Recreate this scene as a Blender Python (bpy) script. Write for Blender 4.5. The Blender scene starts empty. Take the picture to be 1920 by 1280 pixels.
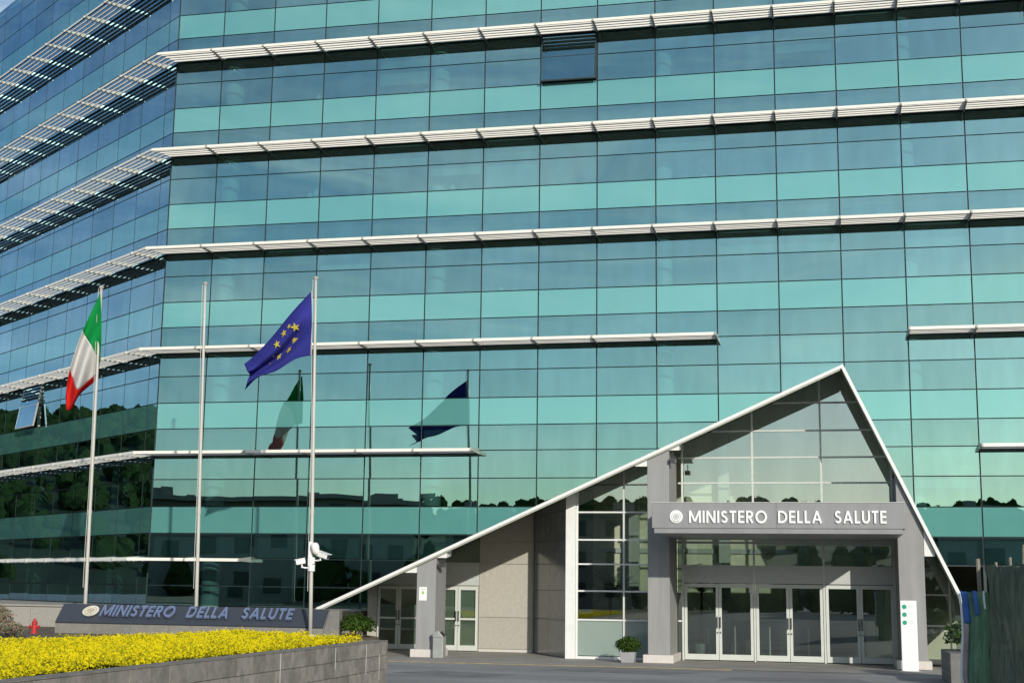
import bpy, math, random
from mathutils import Vector, Matrix, Quaternion, noise
random.seed(7)
rad = math.radians
sc = bpy.context.scene
col = sc.collection

# ------------------------------------------------------------------ camera
CAM = Vector((23.4876, -45.5997, 2.0))
YAW, PITCH, ROLL, FPX = -0.224440, 0.175495, 0.013444, 2597.33
FWD = Vector((math.sin(YAW)*math.cos(PITCH), math.cos(YAW)*math.cos(PITCH), math.sin(PITCH)))
RT0 = Vector((math.cos(YAW), -math.sin(YAW), 0)); UP0 = RT0.cross(FWD)
RT = RT0*math.cos(ROLL) + UP0*math.sin(ROLL); UP = UP0*math.cos(ROLL) - RT0*math.sin(ROLL)
cd = bpy.data.cameras.new('camera'); cam = bpy.data.objects.new('camera', cd); col.objects.link(cam)
m3 = Matrix((RT, UP, -FWD)).transposed()
cam.matrix_world = Matrix.Translation(CAM) @ m3.to_4x4()
cd.sensor_width = 36; cd.lens = 36*FPX/1920; cd.clip_end = 5000; cd.clip_start = 0.1
sc.camera = cam
# ------------------------------------------------------------------ sky and sun
SUN_AZ, SUN_EL = 31.0, 19.0        # azimuth measured from the facade normal, towards the right
sund = Vector((math.sin(rad(SUN_AZ))*math.cos(rad(SUN_EL)), -math.cos(rad(SUN_AZ))*math.cos(rad(SUN_EL)), math.sin(rad(SUN_EL))))
w = bpy.data.worlds.new('World'); sc.world = w; w.use_nodes = True
nt = w.node_tree; nt.nodes.clear()
wo = nt.nodes.new('ShaderNodeOutputWorld'); bg = nt.nodes.new('ShaderNodeBackground')
sky = nt.nodes.new('ShaderNodeTexSky'); sky.sky_type = 'NISHITA'; sky.sun_disc = False
sky.sun_elevation = rad(SUN_EL); sky.sun_rotation = math.atan2(sund.x, sund.y)
sky.altitude = 50; sky.air_density = 1.0; sky.dust_density = .5; sky.ozone_density = 1.6
# thin high cloud drifting over the sky
tc = nt.nodes.new('ShaderNodeTexCoord'); mp = nt.nodes.new('ShaderNodeMapping'); mp.inputs['Scale'].default_value = (1.6, 1.6, 7.0)
nz = nt.nodes.new('ShaderNodeTexNoise'); nz.inputs['Scale'].default_value = 2.3; nz.inputs['Detail'].default_value = 7; nz.inputs['Roughness'].default_value = .58; nz.inputs['Distortion'].default_value = .7
rp = nt.nodes.new('ShaderNodeValToRGB'); rp.color_ramp.elements[0].position = .44; rp.color_ramp.elements[0].color = (0, 0, 0, 1); rp.color_ramp.elements[1].position = .78; rp.color_ramp.elements[1].color = (.62, .62, .62, 1)
mx = nt.nodes.new('ShaderNodeMix'); mx.data_type = 'RGBA'; mx.inputs['B'].default_value = (8.5, 8.6, 8.6, 1)
nt.links.new(tc.outputs['Generated'], mp.inputs[0]); nt.links.new(mp.outputs[0], nz.inputs['Vector']); nt.links.new(nz.outputs['Fac'], rp.inputs[0])
nt.links.new(rp.outputs[0], mx.inputs['Factor']); nt.links.new(sky.outputs[0], mx.inputs['A']); nt.links.new(mx.outputs['Result'], bg.inputs[0])
bg.inputs[1].default_value = 0.132
nt.links.new(bg.outputs[0], wo.inputs[0])
sl = bpy.data.lights.new('sun', 'SUN'); sl.energy = 3.6; sl.angle = rad(0.53); sl.color = (1.0, .95, .86)
so = bpy.data.objects.new('sun', sl); col.objects.link(so); so.rotation_euler = (-sund).to_track_quat('-Z', 'Y').to_euler(); so.location = (40, -60, 60)
vs = sc.view_settings; vs.view_transform = 'Standard'; vs.look = 'None'; vs.gamma = 1; vs.exposure = 0.0; vs.use_curve_mapping = False
sc.render.engine = 'CYCLES'; sc.cycles.max_bounces = 8; sc.cycles.transparent_max_bounces = 16; sc.cycles.glossy_bounces = 4; sc.cycles.diffuse_bounces = 3
sc.cycles.caustics_reflective = False; sc.cycles.caustics_refractive = False

# ------------------------------------------------------------------ materials
def nodes(name):
    m = bpy.data.materials.new(name); m.use_nodes = True; t = m.node_tree; t.nodes.clear()
    o = t.nodes.new('ShaderNodeOutputMaterial'); return m, t, o
def mat(name, c, rough=.6, var=.12, scale=4.0, bump=0.0, bscale=60.0, metal=0.0, spec=.4, rnd=0.0, c2=None, stretch=(1, 1, 1), detail=6):
    m, t, o = nodes(name); b = t.nodes.new('ShaderNodeBsdfPrincipled'); N = t.nodes.new; Lk = t.links.new
    b.inputs['Roughness'].default_value = rough; b.inputs['Metallic'].default_value = metal; b.inputs['Specular IOR Level'].default_value = spec
    g = N('ShaderNodeNewGeometry'); mpn = N('ShaderNodeMapping'); mpn.inputs['Scale'].default_value = stretch; Lk(g.outputs['Position'], mpn.inputs[0])
    n = N('ShaderNodeTexNoise'); n.inputs['Scale'].default_value = scale; n.inputs['Detail'].default_value = detail; n.inputs['Roughness'].default_value = .6; Lk(mpn.outputs[0], n.inputs['Vector'])
    c2 = c2 or tuple(min(1, x*(1+var)) for x in c); c1 = tuple(x*(1-var) for x in c) if c2 is not None and var else c
    r = N('ShaderNodeValToRGB'); r.color_ramp.elements[0].position = .33; r.color_ramp.elements[0].color = (*c1, 1); r.color_ramp.elements[1].position = .68; r.color_ramp.elements[1].color = (*c2, 1)
    Lk(n.outputs['Fac'], r.inputs[0]); src = r.outputs[0]
    if rnd:
        oi = N('ShaderNodeObjectInfo'); mr = N('ShaderNodeMapRange'); mr.inputs['To Min'].default_value = 1-rnd; mr.inputs['To Max'].default_value = 1+rnd; Lk(oi.outputs['Random'], mr.inputs['Value'])
        hs = N('ShaderNodeHueSaturation'); Lk(mr.outputs[0], hs.inputs['Value']); Lk(src, hs.inputs['Color']); src = hs.outputs[0]
    Lk(src, b.inputs['Base Color'])
    if bump:
        n2 = N('ShaderNodeTexNoise'); n2.inputs['Scale'].default_value = bscale; n2.inputs['Detail'].default_value = 4; Lk(g.outputs['Position'], n2.inputs['Vector'])
        bp = N('ShaderNodeBump'); bp.inputs['Strength'].default_value = bump; bp.inputs['Distance'].default_value = .02; Lk(n2.outputs['Fac'], bp.inputs['Height']); Lk(bp.outputs[0], b.inputs['Normal'])
    Lk(b.outputs[0], o.inputs[0]); return m
def glass(name, tint, refl, r0, rough=0.004, wave=.0022, back=None, rnd=.06, wscale=.55, obl=0, refl2=None):
    """coated pane: mirror coat over a clear tinted body (back=None) or over an enamelled panel"""
    m, t, o = nodes(name); N = t.nodes.new; Lk = t.links.new
    if back is None:
        body = N('ShaderNodeBsdfTransparent'); body.inputs[0].default_value = (*tint, 1)
    else:
        body = N('ShaderNodeBsdfDiffuse')
        oi0 = N('ShaderNodeObjectInfo'); mr0 = N('ShaderNodeMapRange'); mr0.inputs['To Min'].default_value = 1-rnd; mr0.inputs['To Max'].default_value = 1+rnd; Lk(oi0.outputs['Random'], mr0.inputs['Value'])
        hs0 = N('ShaderNodeHueSaturation'); hs0.inputs['Color'].default_value = (*back, 1); Lk(mr0.outputs[0], hs0.inputs['Value']); Lk(hs0.outputs[0], body.inputs[0])
    gl = N('ShaderNodeBsdfGlossy'); gl.inputs['Roughness'].default_value = rough
    oi = N('ShaderNodeObjectInfo'); mr = N('ShaderNodeMapRange'); mr.inputs['To Min'].default_value = 1-rnd; mr.inputs['To Max'].default_value = 1+rnd; Lk(oi.outputs['Random'], mr.inputs['Value'])
    hs = N('ShaderNodeHueSaturation'); hs.inputs['Color'].default_value = (*refl, 1); Lk(hs.outputs[0], gl.inputs[0])
    gd = N('ShaderNodeNewGeometry'); md_ = N('ShaderNodeMapping'); md_.inputs['Scale'].default_value = (1.6, 1.6, .45); Lk(gd.outputs['Position'], md_.inputs[0])
    nd_ = N('ShaderNodeTexNoise'); nd_.inputs['Scale'].default_value = 1.3; nd_.inputs['Detail'].default_value = 5; Lk(md_.outputs[0], nd_.inputs['Vector']); mr2 = N('ShaderNodeMapRange'); mr2.inputs['From Min'].default_value = .3; mr2.inputs['From Max'].default_value = .7; mr2.inputs['To Min'].default_value = .93; mr2.inputs['To Max'].default_value = 1.05; Lk(nd_.outputs['Fac'], mr2.inputs['Value'])
    mv = N('ShaderNodeMath'); mv.operation = 'MULTIPLY'; Lk(mr.outputs[0], mv.inputs[0]); Lk(mr2.outputs[0], mv.inputs[1]); Lk(mv.outputs[0], hs.inputs['Value'])
    if refl2:    # interference coating turns from teal to blue with the viewing angle
        lw2 = N('ShaderNodeLayerWeight'); lw2.inputs[0].default_value = .5; mu = N('ShaderNodeMath'); mu.operation = 'MULTIPLY'; mu.use_clamp = True; mu.inputs[1].default_value = 1.6; Lk(lw2.outputs['Facing'], mu.inputs[0])
        cm_ = N('ShaderNodeMix'); cm_.data_type = 'RGBA'; cm_.inputs['A'].default_value = (*refl, 1); cm_.inputs['B'].default_value = (*refl2, 1); Lk(mu.outputs[0], cm_.inputs['Factor']); Lk(cm_.outputs['Result'], hs.inputs['Color'])
    if wave:
        g = N('ShaderNodeNewGeometry'); n = N('ShaderNodeTexNoise'); n.inputs['Scale'].default_value = wscale; n.inputs['Detail'].default_value = 1.0; Lk(g.outputs['Position'], n.inputs['Vector'])
        bp = N('ShaderNodeBump'); bp.inputs['Strength'].default_value = 1.0; bp.inputs['Distance'].default_value = wave; Lk(n.outputs['Fac'], bp.inputs['Height']); Lk(bp.outputs[0], gl.inputs['Normal'])
    if obl:      # reflective coating: mirror share climbs steadily towards grazing view
        lw = N('ShaderNodeLayerWeight'); lw.inputs[0].default_value = .5; fr = N('ShaderNodeMath'); fr.operation = 'POWER'; fr.inputs[1].default_value = obl; Lk(lw.outputs['Facing'], fr.inputs[0])
    else:
        fr = N('ShaderNodeFresnel'); fr.inputs[0].default_value = 1.5
    ma = N('ShaderNodeMath'); ma.operation = 'MULTIPLY_ADD'; ma.inputs[1].default_value = 1-r0; ma.inputs[2].default_value = r0; ma.use_clamp = True; Lk(fr.outputs[0], ma.inputs[0])
    ms = N('ShaderNodeMixShader'); Lk(ma.outputs[0], ms.inputs[0]); Lk(body.outputs[0], ms.inputs[1]); Lk(gl.outputs[0], ms.inputs[2]); Lk(ms.outputs[0], o.inputs[0])
    return m
def clear(name):
    m, t, o = nodes(name); b = t.nodes.new('ShaderNodeBsdfTransparent'); t.links.new(b.outputs[0], o.inputs[0]); return m
def leafmat(name, c, c2, trans=.35):
    m, t, o = nodes(name); N = t.nodes.new; Lk = t.links.new
    g = N('ShaderNodeNewGeometry'); n = N('ShaderNodeTexNoise'); n.inputs['Scale'].default_value = 3.0; n.inputs['Detail'].default_value = 8; n.inputs['Roughness'].default_value = .8; Lk(g.outputs['Position'], n.inputs['Vector'])
    r = N('ShaderNodeValToRGB'); r.color_ramp.elements[0].position = .36; r.color_ramp.elements[0].color = (*c, 1); r.color_ramp.elements[1].position = .64; r.color_ramp.elements[1].color = (*c2, 1); Lk(n.outputs['Fac'], r.inputs[0])
    d = N('ShaderNodeBsdfDiffuse'); tr = N('ShaderNodeBsdfTranslucent'); Lk(r.outputs[0], d.inputs[0]); Lk(r.outputs[0], tr.inputs[0])
    ms = N('ShaderNodeMixShader'); ms.inputs[0].default_value = trans; Lk(d.outputs[0], ms.inputs[1]); Lk(tr.outputs[0], ms.inputs[2]); Lk(ms.outputs[0], o.inputs[0]); return m

M = {}
M['vision'] = glass('vision_glass', (.30, .52, .50), (.60, 1.0, .91), .475, obl=2.2, refl2=(.37, .61, .76), rnd=.09)
M['lower'] = glass('lower_glass', (.26, .46, .46), (.60, 1.0, .91), .46, obl=2.2, refl2=(.37, .61, .76), rnd=.09)
M['spandrel'] = glass('enamelled_glass', None, (.64, 1.0, .92), .27, back=(.115, .335, .305), rough=.01, rnd=.04, obl=1.2, refl2=(.31, .54, .66))
M['clear'] = clear('pane_back')
M['entry'] = glass('entrance_glass', (.80, .92, .85), (.88, 1, .94), .38, wave=.0008)
M['entry_dark'] = glass('tinted_entrance_glass', (.50, .60, .54), (.92, 1, .95), .21, wave=.0012)
M['frost'] = glass('frosted_glass', None, (1, 1, 1), .05, back=(.27, .34, .30), rough=.10)
M['mullion'] = mat('dark_mullion', (.030, .045, .050), .45, .1)
M['slab'] = mat('interior_concrete', (.20, .21, .21), .8, .1)
M['interior'] = mat('interior_wall', (.22, .22, .21), .8, .15, 1.0)
M['icol'] = mat('painted_column', (.78, .78, .74), .6, .03)
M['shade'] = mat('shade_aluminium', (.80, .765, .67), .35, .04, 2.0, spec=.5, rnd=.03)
M['shade_back_shadow'] = mat('shade_back_shadow_grey', (.20, .19, .18), .6, .05)  # shadow put into the colour of blade backs and undersides, deepening their mirrored band
M['bracket'] = mat('bracket_aluminium', (.44, .44, .40), .35, .05, metal=.3)
M['white'] = mat('white_paint', (.78, .78, .75), .4, .04, 3)
M['roof_top'] = mat('roof_sheet', (.60, .60, .57), .45, .06, 2)
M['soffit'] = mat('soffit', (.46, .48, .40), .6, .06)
M['column'] = mat('grey_render', (.288, .288, .282), .75, .09, 1.6, bump=.08, bscale=90, stretch=(3.0, 3.0, .35))
M['base'] = mat('pale_stone_base', (.62, .58, .53), .7, .06, 6)
M['beige'] = mat('beige_stone', (.45, .425, .365), .6, .08, 9.0, rnd=.06, detail=9)
M['darkstone'] = mat('dark_polished_stone', (.17, .185, .195), .16, .16, 3.0, rnd=.1, spec=.5)
M['panelgrey'] = mat('grey_panel', (.50, .52, .50), .45, .04)
M['canopy'] = mat('canopy_grey', (.262, .266, .266), .5, .08, 1.3, stretch=(2.5, 2.5, .5))
M['letter'] = mat('letter_white', (.86, .86, .84), .4, .02)
M['doorframe'] = mat('door_frame', (.60, .63, .58), .4, .04)
M['handle'] = mat('handle_steel', (.10, .10, .10), .3, .05, metal=.6)
M['cream'] = mat('cream_plaster', (.80, .76, .60), .8, .05)
M['dark'] = mat('dark_interior', (.05, .05, .05), .7, .2)
M['asphalt'] = mat('asphalt', (.27, .27, .265), .85, .22, .42, bump=.5, bscale=140, c2=(.33, .33, .32), stretch=(.6, 1.6, 1), detail=10)
M['paving'] = mat('entrance_paving', (.33, .315, .285), .8, .16, .9, bump=.3, bscale=120)
M['earth'] = mat('earth', (.11, .12, .07), .95, .3, .2)
M['soil'] = mat('soil', (.13, .105, .07), .95, .3, 2.0, bump=.6, bscale=20)
M['granite'] = mat('terrace_granite', (.34, .32, .28), .7, .1, 14, rnd=.07)
M['tile'] = mat('planter_tile', (.235, .215, .188), .75, .26, 6, rnd=.16, bump=.15, bscale=50)
M['grout'] = mat('pale_grout', (.46, .44, .40), .9, .3, 9)
M['plate'] = mat('sign_plate', (.050, .058, .072), .38, .05, 1.5)
M['signstone'] = mat('sign_stone', (.21, .20, .175), .75, .12, 7, rnd=.06)
M['metalletter'] = mat('blue_steel_letter', (.22, .28, .44), .3, .04, metal=.35)
M['emblem'] = mat('emblem_cream', (.70, .66, .54), .5, .05)
M['emblem_line'] = mat('emblem_relief', (.40, .35, .24), .6, .1)
M['emblem_grey'] = mat('emblem_relief_grey', (.45, .46, .45), .6, .05)
M['pole'] = mat('pole_steel', (.50, .48, .43), .38, .06, 1.0, spec=.5)
M['rope'] = mat('halyard', (.55, .55, .50), .9, .05)
M['camwhite'] = mat('camera_housing', (.82, .82, .80), .35, .02)
M['lens'] = mat('camera_lens', (.02, .02, .025), .1, .05)
M['red'] = mat('red_enamel', (.48, .035, .035), .4, .1)
M['bin'] = mat('galvanised_bin', (.40, .41, .39), .4, .08, 8, metal=.35)
M['totem'] = mat('totem_white', (.86, .86, .84), .35, .02)
M['green'] = mat('totem_green', (.02, .33, .20), .4, .05)
M['print'] = mat('small_print', (.45, .55, .50), .6, .05)
M['paper'] = mat('paper', (.85, .85, .80), .7, .02)
M['pgreen'] = mat('paper_green', (.28, .50, .10), .7, .1)
M['pot'] = mat('grey_pot', (.33, .33, .34), .7, .08, 6)
M['potstone'] = mat('stone_planter_box', (.17, .165, .155), .8, .15, 5)
M['yellowline'] = mat('worn_yellow_line', (.36, .27, .12), .8, .4, 3.0)
M['net'] = None
M['bark'] = mat('bark', (.10, .07, .05), .9, .2, 6)
def flagmat(name, c):
    m, t, o = nodes(name); N = t.nodes.new; Lk = t.links.new
    d = N('ShaderNodeBsdfDiffuse'); d.inputs[0].default_value = (*c, 1); tr = N('ShaderNodeBsdfTranslucent'); tr.inputs[0].default_value = (*c, 1)
    ms = N('ShaderNodeMixShader'); ms.inputs[0].default_value = .3; Lk(d.outputs[0], ms.inputs[1]); Lk(tr.outputs[0], ms.inputs[2]); Lk(ms.outputs[0], o.inputs[0]); return m
M['fgreen'] = flagmat('flag_green', (.015, .38, .09)); M['fwhite'] = flagmat('flag_white', (.74, .72, .70)); M['fred'] = flagmat('flag_red', (.70, .03, .025)); M['fblue'] = flagmat('flag_blue', (.055, .06, .34)); M['fstar'] = flagmat('flag_star', (.80, .66, .10))
M['yellow'] = leafmat('yellow_blossom', (.66, .52, .008), (.95, .80, .020), .35)
M['leafy'] = leafmat('bed_leaf', (.24, .24, .015), (.50, .46, .02))
M['shrub'] = leafmat('shrub_leaf', (.030, .075, .014), (.09, .17, .030))
M['shrubdark'] = leafmat('dark_shrub_leaf', (.018, .04, .010), (.07, .105, .022))
M['sage'] = leafmat('sage_leaf', (.11, .16, .10), (.24, .29, .18))
M['pink'] = leafmat('pink_blossom', (.34, .22, .15), (.58, .40, .30))
M['palm'] = leafmat('palm_leaf', (.05, .10, .03), (.14, .20, .07))
M['wood'] = leafmat('far_foliage', (.016, .034, .012), (.055, .085, .026), .15)
M['hill'] = mat('hillside', (.035, .05, .02), .95, .35, .05)
M['farwall'] = mat('far_render', (.24, .23, .21), .9, .1)
M['farwindow'] = mat('far_window', (.03, .035, .04), .3, .1)
M['farwhite'] = mat('pavilion_white', (.62, .61, .57), .7, .06)

# ------------------------------------------------------------------ mesh helpers
def tag(o, label=None, cat=None, group=None, kind=None):
    if label: o['label'] = label
    if cat: o['category'] = cat
    if group: o['group'] = group
    if kind: o['kind'] = kind
    return o
def empty(name, loc=(0, 0, 0), rz=0):
    o = bpy.data.objects.new(name, None); col.objects.link(o); o.location = loc; o.rotation_euler = (0, 0, rz); o.empty_display_size = .3; return o
def wloc(o):
    """world matrix of an object before any depsgraph update"""
    mtx = Matrix.LocRotScale(o.location, o.rotation_euler.to_quaternion(), o.scale)
    return wloc(o.parent) @ mtx if o.parent else mtx
def link(name, me, parent=None):
    o = bpy.data.objects.new(name, me); col.objects.link(o)
    if parent: o.parent = parent
    return o
class MB:
    def __init__(s): s.v = []; s.f = []; s.mi = []
    def add(s, vs, fs, mi=0):
        b = len(s.v); s.v += [Vector(x) for x in vs]; s.f += [tuple(b+i for i in f) for f in fs]; s.mi += [mi]*len(fs)
    def box(s, x0, x1, y0, y1, z0, z1, mi=0):
        s.add([(x0,y0,z0),(x1,y0,z0),(x1,y1,z0),(x0,y1,z0),(x0,y0,z1),(x1,y0,z1),(x1,y1,z1),(x0,y1,z1)],
              [(0,3,2,1),(4,5,6,7),(0,1,5,4),(1,2,6,5),(2,3,7,6),(3,0,4,7)], mi)
    def prism(s, poly, y0, y1, mi=0):
        """poly: list of (x,z), counter-clockwise seen from -y; extruded along y"""
        n = len(poly); s.add([(x, y0, z) for x, z in poly]+[(x, y1, z) for x, z in poly],
              [tuple(range(n)), tuple(reversed(range(n, 2*n)))]+[((i+1) % n, i, i+n, (i+1) % n+n) for i in range(n)], mi)
    def slab(s, poly, z0, z1, mi=0):
        n = len(poly); s.add([(x, y, z1) for x, y in poly]+[(x, y, z0) for x, y in poly],
              [tuple(range(n)), tuple(reversed(range(n, 2*n)))]+[((i+1) % n, i, i+n, (i+1) % n+n) for i in range(n)], mi)
    def tube(s, pts, rs, n=10, mi=0, caps=True):
        pts = [Vector(p) for p in pts]; b = len(s.v); k = len(pts)
        for i, p in enumerate(pts):
            t = (pts[min(i+1, k-1)]-pts[max(i-1, 0)]).normalized(); a = t.orthogonal().normalized() if abs(t.z) < .9 else Vector((1, 0, 0)); a = (a-t*a.dot(t)).normalized(); c = t.cross(a)
            r = rs[i] if hasattr(rs, '__len__') else rs
            for j in range(n):
                th = 2*math.pi*j/n; s.v.append(p+(a*math.cos(th)+c*math.sin(th))*r)
        for i in range(k-1):
            for j in range(n):
                s.f.append((b+i*n+j, b+i*n+(j+1) % n, b+(i+1)*n+(j+1) % n, b+(i+1)*n+j)); s.mi.append(mi)
        if caps: s.f.append(tuple(b+j for j in reversed(range(n)))); s.f.append(tuple(b+(k-1)*n+j for j in range(n))); s.mi += [mi, mi]
    def ball(s, c, r, n=10, mi=0):
        c = Vector(c); pts = []; rs = []
        for i in range(7):
            a = -math.pi/2+math.pi*i/6; pts.append(c+Vector((0, 0, math.sin(a)*r))); rs.append(max(.001, math.cos(a)*r))
        s.tube(pts, rs, n, mi)
    def mesh(s, name, mats, off=None):
        me = bpy.data.meshes.new(name); vv = s.v if off is None else [x-Vector(off) for x in s.v]
        me.from_pydata([tuple(x) for x in vv], [], s.f); me.update()
        for mm in (mats if isinstance(mats, (list, tuple)) else [mats]): me.materials.append(mm)
        me.polygons.foreach_set('material_index', s.mi); return me
    def build(s, name, mats, parent=None, smooth=False):
        """geometry given in world space; stored relative to the parent"""
        if parent is not None:
            inv = wloc(parent).inverted(); vv = [inv @ x for x in s.v]
        else: vv = s.v
        t = MB(); t.v = vv; t.f = s.f; t.mi = s.mi; me = t.mesh(name, mats)
        if smooth: me.polygons.foreach_set('use_smooth', [True]*len(me.polygons))
        return link(name, me, parent)
def bx(name, mt, parent, x0, x1, y0, y1, z0, z1):
    m = MB(); m.box(min(x0, x1), max(x0, x1), min(y0, y1), max(y0, y1), min(z0, z1), max(z0, z1)); return m.build(name, mt, parent)
def bevelled(o, wd=.01, seg=2):
    md = o.modifiers.new('bevel', 'BEVEL'); md.width = wd; md.segments = seg; md.limit_method = 'ANGLE'; return o
def at(px, py, Y):
    d = FWD+RT*((px-960)/FPX)-UP*((py-640)/FPX); return CAM+d*((Y-CAM.y)/d.y)
def clip(poly, a, b, c):
    """keep the part of a polygon where a*x+b*z <= c"""
    out = []
    for i, p in enumerate(poly):
        q = poly[(i+1) % len(poly)]; dp = a*p[0]+b*p[1]-c; dq = a*q[0]+b*q[1]-c
        if dp <= 0: out.append(p)
        if dp*dq < 0:
            t = dp/(dp-dq); out.append((p[0]+t*(q[0]-p[0]), p[1]+t*(q[1]-p[1])))
    return out

# ------------------------------------------------------------------ ground
def sheet(name, poly, z, mt):
    m = MB(); m.add([(x, y, z) for x, y in poly], [tuple(range(len(poly)))]); o = m.build(name, mt); tag(o, kind='structure'); return o
sheet('ground', [(-1500, -1500), (1500, -1500), (1500, 1500), (-1500, 1500)], -.012, M['earth'])
sheet('road', [(13.0, -140), (48, -140), (48, -4.6), (8.0, -4.6), (8.0, -15), (13.0, -17)], -.004, M['asphalt'])
sheet('entrance_paving', [(9.0, -8.9), (27.9, -8.9), (27.9, -.3), (9.0, -.3)], .004, M['paving'])
yl = MB(); yl.box(9.0, 21.0, -8.98, -8.9, -.003, .010); o = yl.build('painted_kerb_line', M['yellowline']); tag(o, kind='structure')
M['patch'] = mat('asphalt_patch', (.20, .20, .20), .9, .2, 1.5, bump=.5, bscale=140)
for i, pl_ in enumerate(([(16.2, -11.2), (19.6, -11.6), (20.4, -10.5), (17.0, -10.1)], [(20.9, -13.2), (24.4, -13.0), (24.1, -11.4), (21.3, -11.7)], [(13.4, -13.6), (15.6, -14.4), (16.3, -13.2), (14.2, -12.4)])):
    sheet('road_patch', pl_, -.0005+.0004*i, M['patch'])
# raised terrace along the foot of the glass building, faced with granite panels
ANG = 0.6423657
LX = lambda s: (-s*math.cos(ANG), s*math.sin(ANG))
tp = MB(); fx, fy = LX(30); tp.slab([(-45, -4.4), (8.7, -4.4), (8.7, -.02), (-.02, -.02), (fx, fy-.02), (-45, fy)], -.01, 1.20)
terr = tp.build('terrace', M['granite']); tag(terr, kind='structure')
for i in range(26):
    x = 8.7-1.05*i
    pm = MB(); pm.box(x-1.04, x, -4.43, -4.402, .03, 1.14); pm.build('granite_panel', M['granite'], terr)
cp = MB(); cp.box(-19, 8.74, -4.47, -4.2, 1.203, 1.25); cp.build('coping', M['granite'], terr)
# raised bed behind the planter wall
sb = MB(); sb.slab([(-45, -60), (14.1, -60), (14.1, -17.25), (11.2, -17.25), (10.9, -7.0), (9.3, -4.46), (-45, -4.46)], -.008, .56)
o = sb.build('planting_bed', M['soil']); tag(o, kind='structure')

# ------------------------------------------------------------------ the glass office building
BW, W0 = 2.02616, 1.83794; LW, LW0 = 1.99630, .77111
FH = 3.7; Z6 = 2.86467; HR = (.94417, .95952, .93408, .86223)
SZ = lambda k: Z6+(6-k)*FH
NF, NL = 18, 13
XF = [0]+[W0+i*BW for i in range(NF)]
XL = [0]+[-(LW0+i*LW) for i in range(NL)]
bld = empty('office_building', (0, 0, 0))
tag(bld, 'large glass office building with teal curtain wall and white sunshade louvres', 'building')
JT = .022
pane_cache = {}
def pane_mesh(kind, wd, hg, mt):
    key = (kind, round(wd, 4), round(hg, 4))
    if key not in pane_cache:
        m = MB(); a, b = wd/2-JT, hg/2-JT*.8; t = .014
        m.add([(-a,-t,-b),(a,-t,-b),(a,-t,b),(-a,-t,b)], [(0,1,2,3)], 0)
        m.add([(-a,t,-b),(a,t,-b),(a,t,b),(-a,t,b)], [(3,2,1,0)], 1)
        m.add([(-a,-t,-b),(a,-t,-b),(a,-t,b),(-a,-t,b),(-a,t,-b),(a,t,-b),(a,t,b),(-a,t,b)], [(1,0,4,5),(2,1,5,6),(3,2,6,7),(0,3,7,4)], 2)
        pane_cache[key] = m.mesh(kind, [mt, M['clear'] if kind != 'spandrel_panel' else M['mullion'], M['mullion']])
    return pane_cache[key]
def rz(v, side):
    return v if side == 0 else Vector((v.x*math.cos(-ANG)-v.y*math.sin(-ANG), v.x*math.sin(-ANG)+v.y*math.cos(-ANG), v.z))
R = random.Random(3)
def put_pane(kind, side, xa, xb, za, zb, mt, tilt=None, yo=0.0):
    o = link(kind, pane_mesh(kind, abs(xb-xa), zb-za, mt), bld)
    o.location = rz(Vector(((xa+xb)/2, -.03+yo, (za+zb)/2)), side)
    s = .085
    ax, az = (R.gauss(0, s), R.gauss(0, s)) if tilt is None else tilt
    o.rotation_mode = 'XYZ'; o.rotation_euler = (rad(ax), 0, rad(az)+(0 if side == 0 else -ANG)); return o
rows = []
for k in range(-1, 6):
    z = SZ(k); zs = [z]
    for h in HR: zs.append(zs[-1]-h)
    for kind, i, mt in (('upper_pane', 0, 'vision'), ('vision_pane', 1, 'vision'), ('spandrel_panel', 2, 'spandrel'), ('lower_pane', 3, 'lower')):
        rows.append((kind, k, zs[i+1], zs[i], M[mt]))
rows.append(('lower_pane', -2, SZ(-1), SZ(-1)+HR[3], M['lower']))
rows.append(('upper_pane', 6, SZ(6)-HR[0], SZ(6), M['vision'])); rows.append(('vision_pane', 6, 1.22, SZ(6)-HR[0], M['vision']))
ZTOP = SZ(-1)+HR[3]
OPEN = {(0, 1, 7), (1, 4, 6)}          # (side, storey, bay) of the two pushed-open windows
for side, xs in ((0, XF), (1, XL)):
    for kind, k, za, zb, mt in rows:
        for i in range(len(xs)-1):
            xa, xb = (xs[i], xs[i+1]) if side == 0 else (xs[i+1], xs[i])
            if side == 0 and k == 6 and i >= 5: continue
            if (side, k, i) in OPEN and kind in ('upper_pane', 'vision_pane'): continue
            put_pane(kind, side, xa, xb, za, zb, mt)
for side, k, i in OPEN:                # top-hung sashes standing open
    xs = (XF, XL)[side]; xa, xb = sorted((xs[i], xs[i+1])); zt = SZ(k)-.03; hb = HR[0]+HR[1]-.03
    th = 7.0 if side == 0 else 9.0
    sm = MB(); a = (xb-xa)/2-JT; t = .014; zm = HR[0]
    for z0, z1 in ((-hb+.05, -zm-.015), (-zm+.015, -.05)):
        sm.add([(-a+.05,-t,z0),(a-.05,-t,z0),(a-.05,-t,z1),(-a+.05,-t,z1)], [(0,1,2,3)], 0)
    for b in ((-a,-a+.05,-hb,0), (a-.05,a,-hb,0), (-a+.05,a-.05,-hb,-hb+.05), (-a+.05,a-.05,-.05,0), (-a+.05,a-.05,-zm-.015,-zm+.015)):
        sm.box(b[0], b[1], -t-.004, t+.03, b[2], b[3], 1)
    sash = link('open_sash', sm.mesh('open_sash', [M['vision'], M['mullion'] if side == 0 else M['bracket']]), bld)
    sash.location = rz(Vector(((xa+xb)/2, -.05, zt)), side); sash.rotation_euler = (-rad(th), 0, 0 if side == 0 else -ANG)
    sash['label'] = 'window sash pushed open at the bottom'
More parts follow.
